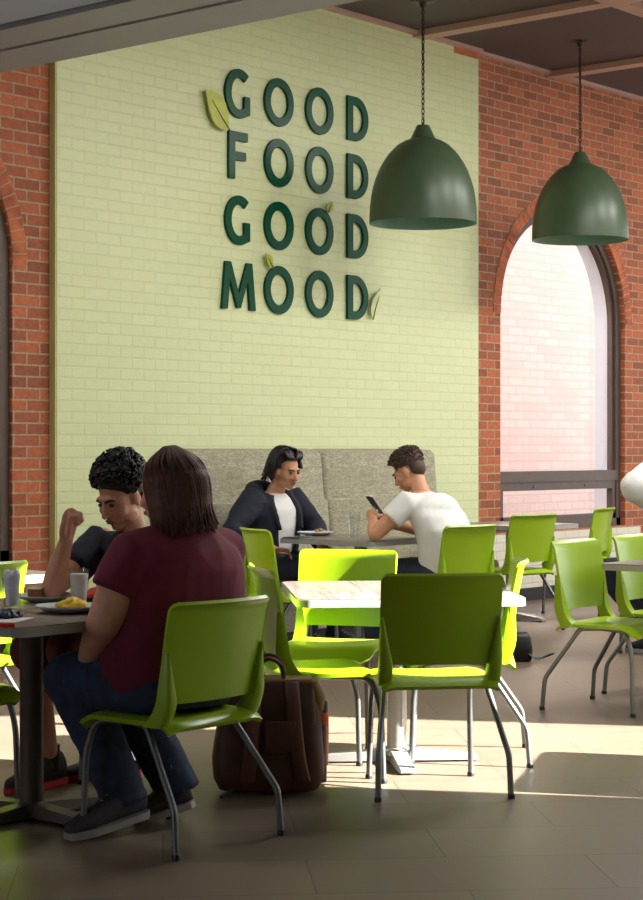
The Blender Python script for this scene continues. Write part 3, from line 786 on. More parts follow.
for s_, el in ((sh[0], lel), (sh[1], rel)):
    i = Vector((s_.x * .55, s_.y - .01, .965))
    e = s_.lerp(el, .56); limb(bm, [i, s_, s_.lerp(el, .3), e], [.085, .095, .097, .094], 20, (True, False))
obj('shirt', meld(bm, .009, 4, .0035, 9, (1, 1, .6)), 'maroon_cloth', W0, True, 180)
bm = NB(); torso_loft(bm, [(0, .01, .44, .20, .16), (0, .01, .50, .235, .178), (0, .01, .57, .238, .18), (0, .01, .60, .225, .17)])
for q, k_, an in zip((-1, 1), kn, ank):
    hp = Vector((q * .115, -.04, .535)); limb(bm, [hp, hp.lerp(k_, .5), k_], [.125, .108, .088], 20); limb(bm, [k_, k_.lerp(an, .45), an + Vector((0, 0, -.045))], [.088, .084, .076], 18, (True, False))
obj('jeans', meld(bm, .009, 4, .004, 13), 'denim', W0, True, 180)
shoe(W0, h1, t1, s=1.18); shoe(W0, h2, t2, s=1.18)
# long straight hair
bm = NB()
HE = lambda c, r: ellipsoid(bm, c, r, None, 24, hm)
HE((0, -.022, .045), (.093, .112, .096)); HE((0, -.055, -.02), (.088, .075, .12)); 
def hp_(x, y, z): return hm @ Vector((x, y, z))
for x0, y0, z0, z1, r in ((0, -.09, .0, -.125, .052), (-.055, -.075, 0, -.125, .048), (.055, -.075, 0, -.125, .048), (-.084, -.02, 0, -.115, .036), (.084, -.02, 0, -.115, .036), (-.088, .022, .01, -.12, .022), (.088, .022, .01, -.12, .022)):
    limb(bm, [hp_(x0 * .9, y0 * .85, z0 + .03), hp_(x0 * .98, y0 * .95 - .005, (z0 + z1) / 2), hp_(x0 * 1.0, y0 * .95 - .012, z1)], [r * .85, r * .9, r * .7], 14)
base = meld(bm, .008, 10)
for i in range(420):
    th = math.radians(random.uniform(-255, 75)); ct, st = math.cos(th), math.sin(th)
    if st > .55: continue
    k0 = random.uniform(.2, 1)
    p = [hp_(.02 * ct, -.02 + .02 * st, .143), hp_(.075 * ct * k0 + .02 * ct, -.022 + .09 * st * k0, .125 - .03 * k0), hp_(.098 * ct, -.024 + .116 * st, .045), hp_(.098 * ct, -.03 + .118 * st, -.06), hp_(.100 * ct + random.gauss(0, .006), -.035 + .115 * st + random.gauss(0, .006), random.uniform(-.165, -.115) + .03 * max(0, st) * 3)]
    pts = spline(p, 4); tube(base, pts, [.0055 * (1 - .7 * (k / (len(pts) - 1)) ** 2) for k in range(len(pts))], 5)
obj('hair', base, 'hair_brown', W0, True, 180)
bm = NB(); ellipsoid(bm, (-.032, .088, .002), (.012, .007, .006), None, 10, hm); obj('eye', bm, 'eye_dark', W0)
bm = NB(); ellipsoid(bm, (0, .099, -.065), (.021, .007, .010), None, 10, hm); obj('lips', bm, 'lips', W0)

# ---------- boy with curly hair across the corner of the table
B0 = empty('person', (5.08, 5.15, 0), math.radians(90))
tag(B0, 'boy with curly black hair in navy t-shirt, one hand raised, looking down at his plate', 'person')
def BL(a, Y, z): return Vector((Y - 5.15, -(a - 5.08), z))      # room point in his own frame
hm = Matrix.Translation(BL(4.93, 5.16, 1.125)) @ RZ(2) @ RX(-26)
sh = [Vector((-.19, .06, .94)), Vector((.19, .08, .94))]
rel, rwr = BL(4.68, 5.27, .775), BL(4.69, 5.20, .965)
lel, lwr = Vector((-.25, .10, .72)), Vector((-.12, .30, .64))
kn = [Vector((-.10, .52, .57)), Vector((.12, .50, .55))]
an = [Vector((.17, -.02, .11)), Vector((.30, .22, .11))]
an = [BL(5.10, 5.34, .11), BL(4.80, 5.42, .11)]
bm = NB(); head_prims(bm, hm, (0, .09, .98), .98, .050)
torso_loft(bm, [(0, -.08, .46, .15, .11), (0, -.08, .56, .155, .115), (0, -.04, .70, .145, .11), (0, .02, .84, .16, .11), (0, .06, .93, .15, .09), (0, .085, .99, .06, .05)])
for s_, el, wr in ((sh[0], lel, lwr), (sh[1], rel, rwr)):
    limb(bm, [s_, s_.lerp(el, .5), el], [.058, .050, .042], 16); limb(bm, [el, el.lerp(wr, .35), wr], [.042, .042, .026], 16)
hand_prims(bm, look(rwr, rwr + Vector((-.03, -.02, .2)), (.6, .8, .15)), 72, -1, 1.1, 8, True)
hand_prims(bm, look(lwr, lwr + Vector((.05, .16, -.005))), 25, 1, .95)
for k_, a_, q in zip(kn, an, (-1, 1)):
    hp = Vector((q * .09, -.04, .53)); limb(bm, [hp, k_], [.075, .055], 14); limb(bm, [k_, k_.lerp(a_, .35), a_], [.054, .054, .036], 14); limb(bm, [a_, a_ + Vector((0, 0, -.05))], [.036, .036], 12)
obj('body', meld(bm, .0055, 2), 'skin_brown', B0, True, 180)
face_bits(B0, hm, .98)
bm = NB(); torso_loft(bm, [(0, -.085, .48, .175, .135), (0, -.08, .58, .18, .14), (0, -.045, .70, .175, .14), (0, .01, .82, .185, .135), (0, .055, .92, .18, .11), (0, .075, .965, .11, .08), (0, .088, .99, .068, .06)])
for s_, el in ((sh[0], lel), (sh[1], rel)):
    limb(bm, [Vector((s_.x * .6, s_.y, .92)), s_, s_.lerp(el, .60)], [.07, .075, .070], 18, (True, False))
obj('shirt', meld(bm, .008, 3, .003, 11), 'navy_cloth', B0, True, 180)
bm = NB(); torso_loft(bm, [(0, -.09, .45, .16, .12), (0, -.09, .52, .175, .14), (0, -.085, .58, .17, .135)])
for k_, q in zip(kn, (-1, 1)):
    hp = Vector((q * .09, -.05, .535)); limb(bm, [hp, hp.lerp(k_, .5), k_], [.095, .09, .08], 18)
obj('shorts', meld(bm, .008, 3, .003, 12), 'maroon_shorts', B0, True, 180)
for a_, dv in zip(an, (Vector((.10, .20, 0)), Vector((-.02, .22, 0)))):
    hl = Vector((a_.x, a_.y, 0)) - dv * .25; shoe(B0, hl, hl + dv.normalized() * .265, 'shoe_dark', 'sole_red', s=.95)
    bm = NB(); limb(bm, [a_ + Vector((0, 0, .05)), a_ + Vector((0, 0, -.05))], [.041, .043], 14, (False, False)); obj('sock', bm, 'sock_black', B0)
bm = NB(); ellipsoid(bm, (0, -.032, .060), (.088, .104, .090), None, 22, hm); ellipsoid(bm, (0, -.07, -.005), (.074, .05, .075), None, 18, hm)
base = meld(bm, .009, 2)
for i in range(420):
    u = random.uniform(-.35, 1); th = random.uniform(0, 2 * PI); rr = math.sqrt(1 - u * u)
    p = Vector((rr * math.cos(th) * .098, rr * math.sin(th) * .112 - .030, u * .104 + .062))
    if p.y > .04 and p.z < .088: continue
    if p.z < -.0 and p.y > -.03: continue
    nrm = Vector((p.x, p.y + .022, p.z - .05)).normalized(); ax, ay = frame_axes(nrm)
    c = p + nrm * random.uniform(-.004, .008); rad = random.uniform(.007, .012); ph = random.uniform(0, 6)
    pts = [hm @ (c + ax * rad * math.cos(ph + k * .9) + ay * rad * math.sin(ph + k * .9) + nrm * (k - 4) * .0022) for k in range(9)]
    tube(base, pts, [.0045] * 8 + [.002], 5)
obj('hair', base, 'hair_black', B0, True, 180)

# ---------- man in navy hoodie on the bench
HO = (9.28, 8.24)
H0 = empty('person', (HO[0], HO[1], 0), math.radians(180))
tag(H0, 'man with wavy dark hair in open navy hoodie, seated on the grey bench', 'person')
hm = Matrix.Translation((-.02, .10, 1.165)) @ RZ(-8) @ RX(-14)
sh = [Vector((-.20, .0, .97)), Vector((.20, .0, .97))]
rel, rwr = Vector((.44, .02, .76)), Vector((.30, .26, .66))
lel, lwr = Vector((-.30, .12, .76)), Vector((-.10, .34, .66))
kn = [Vector((-.14, .45, .52)), Vector((.14, .45, .52))]; an = [Vector((-.15, .42, .1)), Vector((.15, .44, .1))]
bm = NB(); head_prims(bm, hm, (0, .01, 1.0), 1.0, .056)
torso_loft(bm, [(0, -.05, .47, .16, .12), (0, -.05, .58, .17, .13), (0, -.03, .72, .165, .125), (0, -.01, .86, .175, .12), (0, 0, .96, .16, .09), (0, .005, 1.02, .06, .055)])
for s_, el, wr in ((sh[0], lel, lwr), (sh[1], rel, rwr)):
    limb(bm, [s_, el], [.058, .045], 14); limb(bm, [el, wr], [.045, .028], 14)
hand_prims(bm, look(lwr, lwr + Vector((.06, .14, -.02))), 25, 1); hand_prims(bm, look(rwr, rwr + Vector((-.1, .1, -.02))), 25, -1)
for k_, a_, q in zip(kn, an, (-1, 1)):
    hp = Vector((q * .09, -.03, .53)); limb(bm, [hp, k_], [.08, .058], 14); limb(bm, [k_, a_], [.055, .038], 14); limb(bm, [a_, a_ + Vector((0, 0, -.05))], [.036, .036], 12)
obj('body', meld(bm, .007, 2), 'skin_tan', H0, True, 180); face_bits(H0, hm, 1.0, 'hair_dark')
bm = NB(); torso_loft(bm, [(0, -.05, .50, .175, .14), (0, -.04, .62, .178, .145), (0, -.015, .78, .182, .145), (0, .0, .90, .18, .132), (0, .002, .97, .13, .10), (0, .008, 1.01, .078, .07)])
obj('shirt', meld(bm, .009, 3, .002, 12), 'white_cloth', H0, True, 180)
# hoodie: two front halves and a back, open down the middle
bm = NB(); secs = [(-.05, .48, .215, .175), (-.045, .60, .22, .18), (-.02, .74, .225, .178), (-.005, .87, .225, .165), (0, .95, .20, .135), (-.005, 1.0, .135, .11)]
rs_o, n = [], 36
for (cy, z, rx, ry) in secs:
    gap = math.radians(16 + 20 * max(0, (z - .5) / .5))
    ring = []
    for k in range(n + 1):
        th = PI / 2 + gap + (2 * PI - 2 * gap) * k / n; ring.append(Vector((rx * math.cos(th), cy + ry * math.sin(th), z)))
    inn = [Vector((p.x * .90, cy + (p.y - cy) * .88, z)) for p in reversed(ring)]
    rs_o.append(ring + inn)
rings(bm, rs_o)
for s_, el, wr in ((sh[0], lel, lwr), (sh[1], rel, rwr)):
    limb(bm, [Vector((s_.x * .75, s_.y - .01, .93)), s_, s_.lerp(el, .5), el, el.lerp(wr, .5), el.lerp(wr, .92)], [.085, .092, .085, .078, .068, .055], 18, (True, False))
# hood bunched behind the neck
limb(bm, [(-.13, .03, .99), (-.115, -.07, 1.015), (-.06, -.125, 1.03), (0, -.14, 1.035), (.06, -.125, 1.03), (.115, -.07, 1.015), (.13, .03, .99)], [.03, .05, .06, .062, .06, .05, .03], 14)
limb(bm, [(-.11, .05, .985), (-.125, .115, .90), (-.11, .16, .78)], [.028, .022, .014], 10); limb(bm, [(.11, .05, .985), (.125, .115, .90), (.11, .16, .78)], [.028, .022, .014], 10)
obj('hoodie', meld(bm, .009, 3, .004, 10), 'navy_cloth', H0, True, 180)
bm = NB(); torso_loft(bm, [(0, -.06, .46, .17, .13), (0, -.06, .56, .18, .145)])
for k_, a_, q in zip(kn, an, (-1, 1)):
    hp = Vector((q * .1, -.04, .535)); limb(bm, [hp, k_], [.10, .078], 16); limb(bm, [k_, a_], [.078, .06], 16, (True, False))
obj('trousers', meld(bm, .01, 3, .003, 12), 'dark_trousers', H0, True, 180)
for a_ in an: shoe(H0, (a_.x, a_.y - .05, 0), (a_.x, a_.y + .2, 0), 'shoe_dark', 'sole_grey')
bm = NB(); ellipsoid(bm, (0, -.040, .060), (.086, .102, .088), None, 22, hm); ellipsoid(bm, (0, -.075, -.03), (.078, .05, .085), None, 18, hm)
base = meld(bm, .009, 3)
for i in range(240):
    q_ = random.choice((-1, 1)); t = random.random()
    if t < .30:                      # swept up from the hairline and over to the sides
        x0 = random.uniform(.005, .055)
        p = [Vector((q_ * x0, .072 - .012 * (x0 / .05), .088)), Vector((q_ * (x0 + .012), .064, .108)), Vector((q_ * (x0 * .9 + .034), .030, .132 + random.gauss(0, .004))), Vector((q_ * (.084 + random.gauss(0, .006)), .012, .098)), Vector((q_ * (.090 + random.gauss(0, .008)), .018 + random.gauss(0, .015), .02))]
    else:
        ang = math.radians(random.uniform(-90, 18)); cx, cy = math.cos(ang), math.sin(ang)
        ez = -.09 if cy < -.3 else -.055
        p = [Vector((.01 * q_, -.01 + .03 * cy, .150)), Vector((q_ * (.06 * cx + .01), -.025 + .07 * cy, .138)), Vector((q_ * (.088 * cx + .014), -.03 + .110 * cy, .065)),
             Vector((q_ * (.092 * cx + .014) + random.gauss(0, .007), -.034 + .114 * cy + random.gauss(0, .007), ez / 2 + .01)), Vector((q_ * (.098 * cx + .012) + random.gauss(0, .013), -.036 + .118 * cy + random.gauss(0, .012), ez + random.gauss(0, .014)))]
    pts = spline([hm @ v_ for v_ in p], 4); tube(base, pts, [.008 * (1 - .75 * (k / (len(pts) - 1)) ** 2) for k in range(len(pts))], 5)
obj('hair', base, 'hair_dark', H0, True, 180)

# ---------- man in white t-shirt leaning over his phone
MO = (9.33, 6.90)
M0 = empty('person', (MO[0], MO[1], 0), 0)
tag(M0, 'man with short hair in white t-shirt hunched over the table with a phone', 'person')
def ML(a, Y, z): return Vector((a - MO[0], Y - MO[1], z))
hm = Matrix.Translation(ML(9.33, 7.135, 1.165)) @ RZ(16) @ RX(-30)
sh = [Vector((-.19, .10, .97)), Vector((.185, .09, .945))]
lel, lwr = ML(8.985, 7.13, .775), ML(9.17, 7.30, .865)
rel, rwr = ML(9.62, 7.16, .775), ML(9.36, 7.34, .83)
kn = [Vector((-.13, .45, .52)), Vector((.13, .45, .52))]; an = [Vector((-.14, .40, .1)), Vector((.14, .40, .1))]
bm = NB(); head_prims(bm, hm, (0, .125, 1.01), 1.0, .056)
torso_loft(bm, [(0, -.05, .46, .16, .11), (0, -.055, .56, .17, .12), (0, -.05, .70, .165, .12), (0, -.02, .83, .18, .12), (0, .05, .93, .18, .10), (0, .09, 1.0, .13, .08), (0, .12, 1.04, .06, .05)])
for s_, el, wr in ((sh[0], lel, lwr), (sh[1], rel, rwr)):
    limb(bm, [s_, s_.lerp(el, .5), el], [.062, .055, .045], 16); limb(bm, [el, el.lerp(wr, .35), wr], [.045, .045, .028], 16)
ph_c = ML(9.27, 7.36, .92)
hand_prims(bm, look(lwr, ph_c + Vector((-.02, .01, 0)), (-.6, 0, 1)), 32, 1); hand_prims(bm, look(rwr, ph_c + Vector((.03, .0, -.03)), (.6, 0, 1)), 32, -1)
for k_, a_, q in zip(kn, an, (-1, 1)):
    hp = Vector((q * .09, -.04, .53)); limb(bm, [hp, k_], [.08, .058], 14); limb(bm, [k_, a_], [.055, .038], 14); limb(bm, [a_, a_ + Vector((0, 0, -.05))], [.036, .036], 12)
obj('body', meld(bm, .0065, 2), 'skin_tan', M0, True, 180); face_bits(M0, hm, 1.0, 'hair_short')
bm = NB(); torso_loft(bm, [(0, -.055, .50, .19, .135), (0, -.06, .58, .195, .14), (0, -.06, .70, .20, .145), (0, -.04, .80, .212, .148), (0, .01, .89, .218, .14), (0, .06, .96, .20, .115), (0, .09, 1.0, .13, .09), (0, .11, 1.025, .07, .065)])
for s_, el in ((sh[0], lel), (sh[1], rel)):
    limb(bm, [Vector((s_.x * .6, s_.y - .02, .95)), s_, s_.lerp(el, .52)], [.08, .08, .075], 18, (True, False))
ellipsoid(bm, (0, .03, .925), (.205, .125, .105), None, 20); ellipsoid(bm, (0, .085, .985), (.13, .075, .055), None, 20)
obj('shirt', meld(bm, .008, 3, .003, 10, (1, 1, .7)), 'white_cloth', M0, True, 180)
bm = NB(); torso_loft(bm, [(0, -.05, .45, .17, .12), (0, -.055, .53, .185, .135), (0, -.055, .58, .18, .13)])
for k_, a_, q in zip(kn, an, (-1, 1)):
    hp = Vector((q * .1, -.05, .535)); limb(bm, [hp, k_], [.105, .078], 16); limb(bm, [k_, a_], [.078, .06], 16, (True, False))
obj('trousers', meld(bm, .01, 3, .003, 12), 'dark_trousers', M0, True, 180)
for a_ in an: shoe(M0, (a_.x, a_.y - .05, 0), (a_.x, a_.y + .2, 0), 'shoe_dark', 'sole_grey')
bm = NB(); ellipsoid(bm, (0, -.030, .058), (.082, .102, .080), None, 22, hm); ellipsoid(bm, (0, -.062, .005), (.073, .056, .075), None, 18, hm)
base = meld(bm, .008, 2)
for i in range(700):
    u = random.uniform(-.75, 1); th = random.uniform(0, 2 * PI); rr = math.sqrt(1 - u * u)
    p = Vector((rr * math.cos(th) * .083, rr * math.sin(th) * .106 - .022, u * .084 + .054))
    if p.y > .04 and p.z < .085: continue
    if p.z < .03 and p.y > -.03: continue
    nrm = Vector((p.x * .6, p.y + .022 + .05, p.z - .03)).normalized(); L = .009 if p.z < .045 else (.018 if p.z < .08 else .028)
    tube(base, [hm @ p, hm @ (p + nrm * L * .6), hm @ (p + nrm * L + Vector((0, .006, 0)))], [.005, .004, .001], 5)
obj('hair', base, 'hair_short', M0, True, 180)
bm = NB(); box(bm, (-.036, -.074, -.004), (.036, .074, .004), None, .003)
o = obj('smartphone', bm, 'phone_black'); o.matrix_world = Matrix.Translation((ph_c[0] + MO[0], ph_c[1] + MO[1], .945)) @ RZ(10) @ RX(52)
bm = NB(); box(bm, (-.032, -.066, .0041), (.032, .066, .0046)); s2 = obj('screen', bm, 'phone_black', o, False)
tag(o, 'black smartphone held up by the man in the white t-shirt', 'phone')

# ---------- person in white at the right edge, only the raised elbow in view
RO = (10.505, 5.915)
R0 = empty('person', (RO[0], RO[1], 0), 0)
tag(R0, 'person in white top at the right edge, only a bent elbow and sleeve in view', 'person')
chair(RO[0], RO[1] + .04, 0, 'lime green chair under the person in white beyond the right edge')
hm = Matrix.Translation((.02, .08, 1.21)) @ RX(-8)
sh = [Vector((-.20, 0, 1.0)), Vector((.20, 0, 1.0))]
lel, lwr = Vector((-.41, .02, 1.07)), Vector((-.14, -.02, 1.24)); rel, rwr = Vector((.26, .06, .76)), Vector((.16, .24, .62))
kn = [Vector((-.13, .42, .52)), Vector((.13, .42, .52))]; an = [Vector((-.10, .05, .1)), Vector((.10, .05, .1))]
bm = NB(); head_prims(bm, hm, (0, .0, 1.02))
torso_loft(bm, [(0, -.06, .46, .16, .11), (0, -.06, .58, .165, .12), (0, -.04, .72, .16, .12), (0, -.02, .88, .17, .11), (0, -.01, .98, .15, .08), (0, 0, 1.04, .06, .05)])
for s_, el, wr in ((sh[0], lel, lwr), (sh[1], rel, rwr)):
    limb(bm, [s_, el], [.058, .045], 14); limb(bm, [el, wr], [.045, .028], 14)
hand_prims(bm, look(lwr, lwr + Vector((.1, -.02, .10))), 25, 1); hand_prims(bm, look(rwr, rwr + Vector((-.04, .15, 0))), 25, -1)
for k_, a_, q in zip(kn, an, (-1, 1)):
    hp = Vector((q * .09, -.03, .53)); limb(bm, [hp, k_], [.08, .058], 14); limb(bm, [k_, a_], [.055, .038], 14); limb(bm, [a_, a_ + Vector((0, 0, -.05))], [.036, .036], 12)
obj('body', meld(bm, .008, 2), 'skin_fair', R0, True, 180); face_bits(R0, hm, 1.0, 'hair_dark')
bm = NB(); torso_loft(bm, [(0, -.07, .48, .18, .14), (0, -.06, .6, .185, .145), (0, -.04, .74, .185, .145), (0, -.02, .88, .19, .135), (0, -.01, .97, .17, .105), (0, 0, 1.03, .08, .07)])
for s_, el, wr in ((sh[0], lel, lwr), (sh[1], rel, rwr)):
    limb(bm, [Vector((s_.x * .65, s_.y, .96)), s_, el], [.08, .105, .098], 18); limb(bm, [el, el.lerp(wr, .9)], [.098, .07], 18, (True, False))
obj('shirt', meld(bm, .009, 3, .003, 11), 'white_cloth', R0, True, 180)
bm = NB(); torso_loft(bm, [(0, -.08, .45, .17, .13), (0, -.085, .55, .185, .145)])
for k_, a_, q in zip(kn, an, (-1, 1)):
    hp = Vector((q * .1, -.05, .535)); limb(bm, [hp, k_], [.105, .078], 16); limb(bm, [k_, a_], [.078, .06], 16, (True, False))
obj('trousers', meld(bm, .01, 3, .003, 12), 'dark_trousers', R0, True, 180)
for a_ in an: shoe(R0, (a_.x, a_.y - .05, 0), (a_.x, a_.y + .2, 0), 'shoe_dark', 'sole_grey')
bm = NB(); ellipsoid(bm, (0, -.022, .05), (.088, .108, .088), None, 22, hm); ellipsoid(bm, (0, -.06, -.02), (.08, .06, .09), None, 18, hm); obj('hair', meld(bm, .009, 2, .003, 50), 'hair_dark', R0, True, 180)

# ================================================================ BACKPACK
bx, by = floor_pt(269, 793)
bp = empty('backpack', (bx + .025, by + .022, 0), math.radians(-48))
tag(bp, 'dark brown leather backpack standing on the floor between the chairs', 'backpack')
bm = NB(); rs = []
for z, hx, hy, cy in ((.012, .165, .075, -.01), (.02, .19, .092, -.01), (.06, .208, .102, -.01), (.14, .212, .102, -.01), (.24, .203, .098, -.005), (.33, .188, .09, 0), (.40, .172, .07, 0), (.425, .168, .062, 0), (.43, .16, .055, 0)):
    rs.append([(x, y + cy, z) for x, y in rounded_rect(hx, hy, min(hx, hy) * .6, 6)])
rings(bm, rs)
bmesh.ops.subdivide_edges(bm, edges=[e for e in bm.edges if e.calc_length() > .03], cuts=2, use_grid_fill=True)
for v in bm.verts: v.co += Vector((noise.noise(v.co * 9), noise.noise(v.co * 9 + Vector((5, 0, 0))), 0)) * .008
obj('bag_body', bm, 'brown_leather', bp, True, 80)
bm = NB(); box(bm, (-.165, -.066, .418), (.165, .066, .436), None, .006); tube(bm, [(.165, -.05, .43), (.185, -.03, .36), (.192, .0, .29)], [.02, .03, .012], 10); obj('lining', bm, 'tan_lining', bp)
for yy in (-.05, .05):
    bm = NB(); tube(bm, spline([(-.05 if yy < 0 else -.06, yy, .40), (-.052, yy * 1.1, .475), (0, yy * 1.2, .512), (.052, yy * 1.1, .475), (.05, yy, .40)], 8), .0085, 10); obj('handle', bm, 'brown_strap', bp)
for sx in (-.055, .085):                                    # shoulder straps lying down the back panel
    pts = spline([(sx, -.062, .425), (sx * 1.05, -.105, .36), (sx * 1.15, -.128, .25), (sx * 1.3, -.128, .14), (sx * 1.5, -.118, .06)], 8)
    bm = NB(); rs = []
    for p in pts: rs.append([p + Vector((x, y, 0)) for x, y in ((-.028, .012), (-.028, -.004), (-.02, -.011), (.02, -.011), (.028, -.004), (.028, .012))])
    rings(bm, rs); obj('shoulder_strap', bm, 'brown_strap', bp, True, 60)
bm = NB(); 
rs = []
for z, w, y in ((.04, .07, 0), (.12, .078, 0), (.2, .07, 0), (.255, .064, 0)):
    rs.append([(.185 + x, .02 + yy, z) for x, yy in rounded_rect(.034, w, .03, 5)])
rings(bm, rs); obj('side_pocket', bm, 'brown_leather', bp, True, 60)
bm = NB(); lathe(bm, [(0, .10), (.028, .10), (.03, .20), (.03, .285), (.024, .30), (0, .30)], 20, Matrix.Translation((.198, .01, 0))); 
o = obj('bottle', bm, 'orange_plastic'); bm = NB(); lathe(bm, [(0, .30), (.026, .30), (.026, .335), (.02, .345), (0, .345)], 20, Matrix.Translation((.198, .01, 0))); obj('lid', bm, 'black_plastic', o)
o.matrix_world = Matrix.Translation(bp.location) @ Matrix.Rotation(bp.rotation_euler.z, 4, 'Z'); tag(o, 'orange drink bottle with black lid in the side pocket of the backpack', 'bottle')
bm = NB(); tube(bm, [(.165, -.08, .40), (.17, -.095, .33), (.168, -.10, .27)], .006, 6); obj('zipper', bm, 'tan_lining', bp)
bm = NB(); box(bm, (-.015, -.14, .165), (.10, -.126, .285), None, .005) ; obj('patch', bm, 'brown_leather', bp)
bm = NB(); tube(bm, spline([(-.13, -.09, .03), (-.16, -.13, .012), (-.18, -.16, .008)], 5), .006, 6); obj('strap_end', bm, 'black_plastic', bp)

# black bag behind the right chair
gx, gy = floor_pt(519, 661)
bg = empty('shoulder_bag', (gx, gy, 0), math.radians(-50)); tag(bg, 'small black bag with a looped strap lying on the floor by the far chairs', 'bag')
bm = NB(); rs = []
for z, hx, hy in ((.0, .06, .05), (.01, .075, .06), (.08, .08, .065), (.15, .07, .05), (.18, .05, .03)): rs.append([(x, y, z) for x, y in rounded_rect(hx, hy, .03, 5)])
rings(bm, rs); obj('bag_body', bm, 'black_plastic', bg, True, 60)
bm = NB(); tube(bm, spline([(.05, -.05, .06), (.10, -.08, .02), (.17, -.06, .045), (.21, -.02, .05), (.19, .04, .03), (.11, .03, .012), (.05, .03, .05)], 6), .009, 8, flat=.4); obj('strap', bm, 'black_plastic', bg)

# ================================================================ TABLEWARE
def put(px, py): return floor_pt(px, py, TH)
def plate(px, py, r, label, mat='ceramic', group='plates on the tables'):
    a, Y = put(px, py); bm = NB()
    lathe(bm, [(0, .006), (r * .55, .006), (r * .68, .010), (r * .98, .022), (r, .024), (r * .98, .019), (r * .70, .004), (r * .55, 0), (0, 0)], 40)
    o = obj('plate', bm, mat); o.location = (a, Y, TH + .001); tag(o, label, 'plate', group); return a, Y
def cup(px, py, h, r0, r1, label, fill=None, level=.85):
    a, Y = put(px, py); root = empty('drinking_glass', (a, Y, TH + .001)); t = .003
    bm = NB(); lathe(bm, [(0, 0), (r0, 0), (r1, h), (r1 - t, h), (r0 - t, .008), (0, .008)], 28); obj('glass_wall', bm, 'cup_glass', root)
    if fill == 'milk':
        rr = r0 + (r1 - r0) * level - t - .0006; bm = NB(); lathe(bm, [(0, .009), (r0 - t - .0006, .009), (rr, h * level), (0, h * level)], 28); obj('milk', bm, 'milk', root)
    if fill == 'ice':
        bm = NB(); lathe(bm, [(0, .012), (r0 - .008, .012), (r1 - .010, h * .84), (0, h * .84)], 20)
        for i in range(70):
            z = random.uniform(.02, h * level); q = (r0 + (r1 - r0) * z / h) - .0155; th = random.uniform(0, 6.3); q *= math.sqrt(random.random())
            box(bm, (-.009, -.009, -.009), (.009, .009, .009), Matrix.Translation((q * math.cos(th), q * math.sin(th), z)) @ RZ(random.uniform(0, 90)) @ RX(random.uniform(0, 90)), .003)
        o = obj('ice_cubes', meld(bm, .003, 1), 'ice', root); o['kind'] = 'stuff'
    tag(root, label, 'glass', 'drinking glasses'); return root
cup(12, 609, .145, .030, .040, 'tall glass full of ice at the left edge of the near table', 'ice', .9)
cup(79, 606, .135, .030, .039, 'glass of milk in front of the boy', 'milk', .86)
cup(354, 538, .165, .031, .043, 'empty clear glass on the table between the two men')
plate(48, 601, .125, 'white plate with a piece of cake behind the egg plate', 'ceramic')
plate(71, 612, .125, 'white plate with scrambled eggs nearest the woman', 'ceramic')
pa, pY = plate(101.3, 603, .09, 'grey plate of red fruit under the boy', 'dark_plate')
plate(316, 535.5, .125, 'plate with leftovers on the table before the man in the hoodie')
def lumps(name, px, py, n, rad, size, mat, label, cat, z=.010, up=1.0, flat=.6):
    a, Y = put(px, py); bm = NB()
    for i in range(n):
        th = random.uniform(0, 6.3); q = rad * math.sqrt(random.random()); h = z + (1 - q / rad) * rad * .5 * up + size * .4
        ellipsoid(bm, (q * math.cos(th), q * math.sin(th), h), (size * random.uniform(.7, 1.3), size * random.uniform(.7, 1.3), size * flat), Matrix.Rotation(random.uniform(0, 3), 3, 'Z'), 10)
    ellipsoid(bm, (0, 0, z + size * .3), (rad, rad, size * .6), None, 14)
    o = obj(name, meld(bm, .004, 1, .001, 60), mat, None, True, 180); o.location = (a, Y, TH); o['kind'] = 'thing'; tag(o, label, cat); return o
lumps('scrambled_eggs', 73, 610, 26, .052, .015, 'egg_yellow', 'heap of yellow scrambled eggs on the near plate', 'food')
lumps('red_fruit', 101, 603, 16, .055, .02, 'tomato_red', 'cut red fruit on the grey plate', 'food', .014, 1.5, .9)
lumps('leftovers', 320, 534.5, 14, .045, .014, 'food_tan', 'brown leftovers on the plate before the man in the hoodie', 'food')
ca, cY = put(36, 600.5); ck = empty('cake_piece', (ca, cY, TH + .010), .5); tag(ck, 'small brown square of cake on its white plate', 'food')
bm = NB(); box(bm, (-.028, -.024, 0), (.028, .024, .034), None, .004); obj('crumb', bm, 'cake_brown', ck); bm = NB(); box(bm, (-.029, -.025, .033), (.029, .025, .040), None, .003); obj('icing', bm, 'frosting', ck)
na, nY = put(4, 621); bm = NB(); box(bm, (-.09, -.07, 0), (.09, .07, .004), None, .001); nk = obj('paper_napkin', bm, 'paper'); nk.location = (na, nY, TH + .001); nk.rotation_euler.z = .5; tag(nk, 'white paper napkin under dark berries at the left edge', 'napkin')
bm = NB()
o = lumps('berries', 6, 619, 16, .055, .016, 'berry_navy', 'dark navy berries heaped on the napkin', 'food', .008, .5, .8)
bm = NB(); box(bm, (-.06, -.01, 0), (.06, .01, .014), None, .005); o = obj('snack_bar', bm, 'tomato_red'); a_, y_ = put(-4, 628); o.location = (a_, y_, TH + .001); o.rotation_euler.z = -.6; tag(o, 'red wrapped snack at the left edge of the near table', 'snack')
bm = NB(); box(bm, (-.09, -.06, 0), (.09, .06, .008), None, .002); o = obj('notebook', bm, 'dark_plate'); a_, y_ = put(300, 538); o.location = (a_, y_ + .02, TH + .001); o.rotation_euler.z = .2; tag(o, 'dark flat notebook on the table next to the leftovers plate', 'notebook')

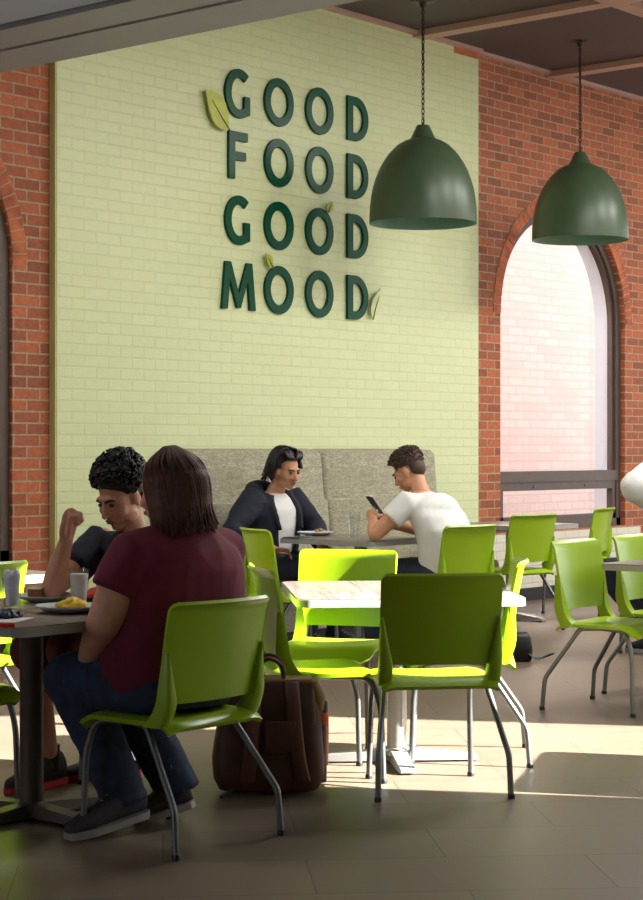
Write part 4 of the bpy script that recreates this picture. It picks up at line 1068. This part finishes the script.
# ================================================================ LIGHT, SKY, CAMERA
w = bpy.data.worlds.new('sky'); bpy.context.scene.world = w; w.use_nodes = True; nt = w.node_tree
bg_ = nt.nodes['Background']; tcn = nt.nodes.new('ShaderNodeTexCoord'); sp = nt.nodes.new('ShaderNodeSeparateXYZ'); rp = nt.nodes.new('ShaderNodeValToRGB')
nt.links.new(tcn.outputs['Generated'], sp.inputs[0]); nt.links.new(sp.outputs[2], rp.inputs[0]); nt.links.new(rp.outputs[0], bg_.inputs[0])
e = rp.color_ramp.elements; e[0].position = 0; e[0].color = (.92, .96, 1, 1); e[1].position = .8; e[1].color = (.55, .72, 1, 1)
bg_.inputs[1].default_value = 3.2
sun = bpy.data.lights.new('sun', 'SUN'); sun.energy = 57; sun.angle = math.radians(.55); sun.color = (1, .97, .92)
so = bpy.data.objects.new('sun', sun); C.objects.link(so)
EL = math.radians(32); az = Vector((.48, -.877, 0)).normalized()
tosun = Vector((az.x * math.cos(EL), az.y * math.cos(EL), math.sin(EL))); so.rotation_euler = tosun.to_track_quat('Z', 'Y').to_euler()
def fill_light(a, Y, z, size, power, col=(1, .97, .92)):  # added area light without a fixture, brightens the room from overhead
    l = bpy.data.lights.new('fill_light', 'AREA'); l.energy = power; l.size = size; l.color = col
    o = bpy.data.objects.new('fill_light', l); C.objects.link(o); o.location = (a, Y, z); return o
for a, pw_ in ((8.8, 95), (10.8, 100), (12.75, 125), (14.7, 160)):
    fill_light(a, 4.72, ZC - .06, .9, pw_)
fill_light(3.5, 6.4, ZS + .02, .6, 22)
cam = bpy.data.cameras.new('camera'); cam.lens = 36 * F / 900; cam.sensor_width = 36; cam.sensor_fit = 'AUTO'
co = bpy.data.objects.new('camera', cam); C.objects.link(co); co.location = (0, 0, H); co.rotation_euler = (PI / 2, 0, -(PI / 2 - PHI))
cam.clip_start = .05
sc = bpy.context.scene; sc.camera = co
sc.view_settings.view_transform = 'Standard'; sc.view_settings.look = 'None'; sc.view_settings.gamma = 1; sc.view_settings.use_curve_mapping = False
sc.view_settings.exposure = 0
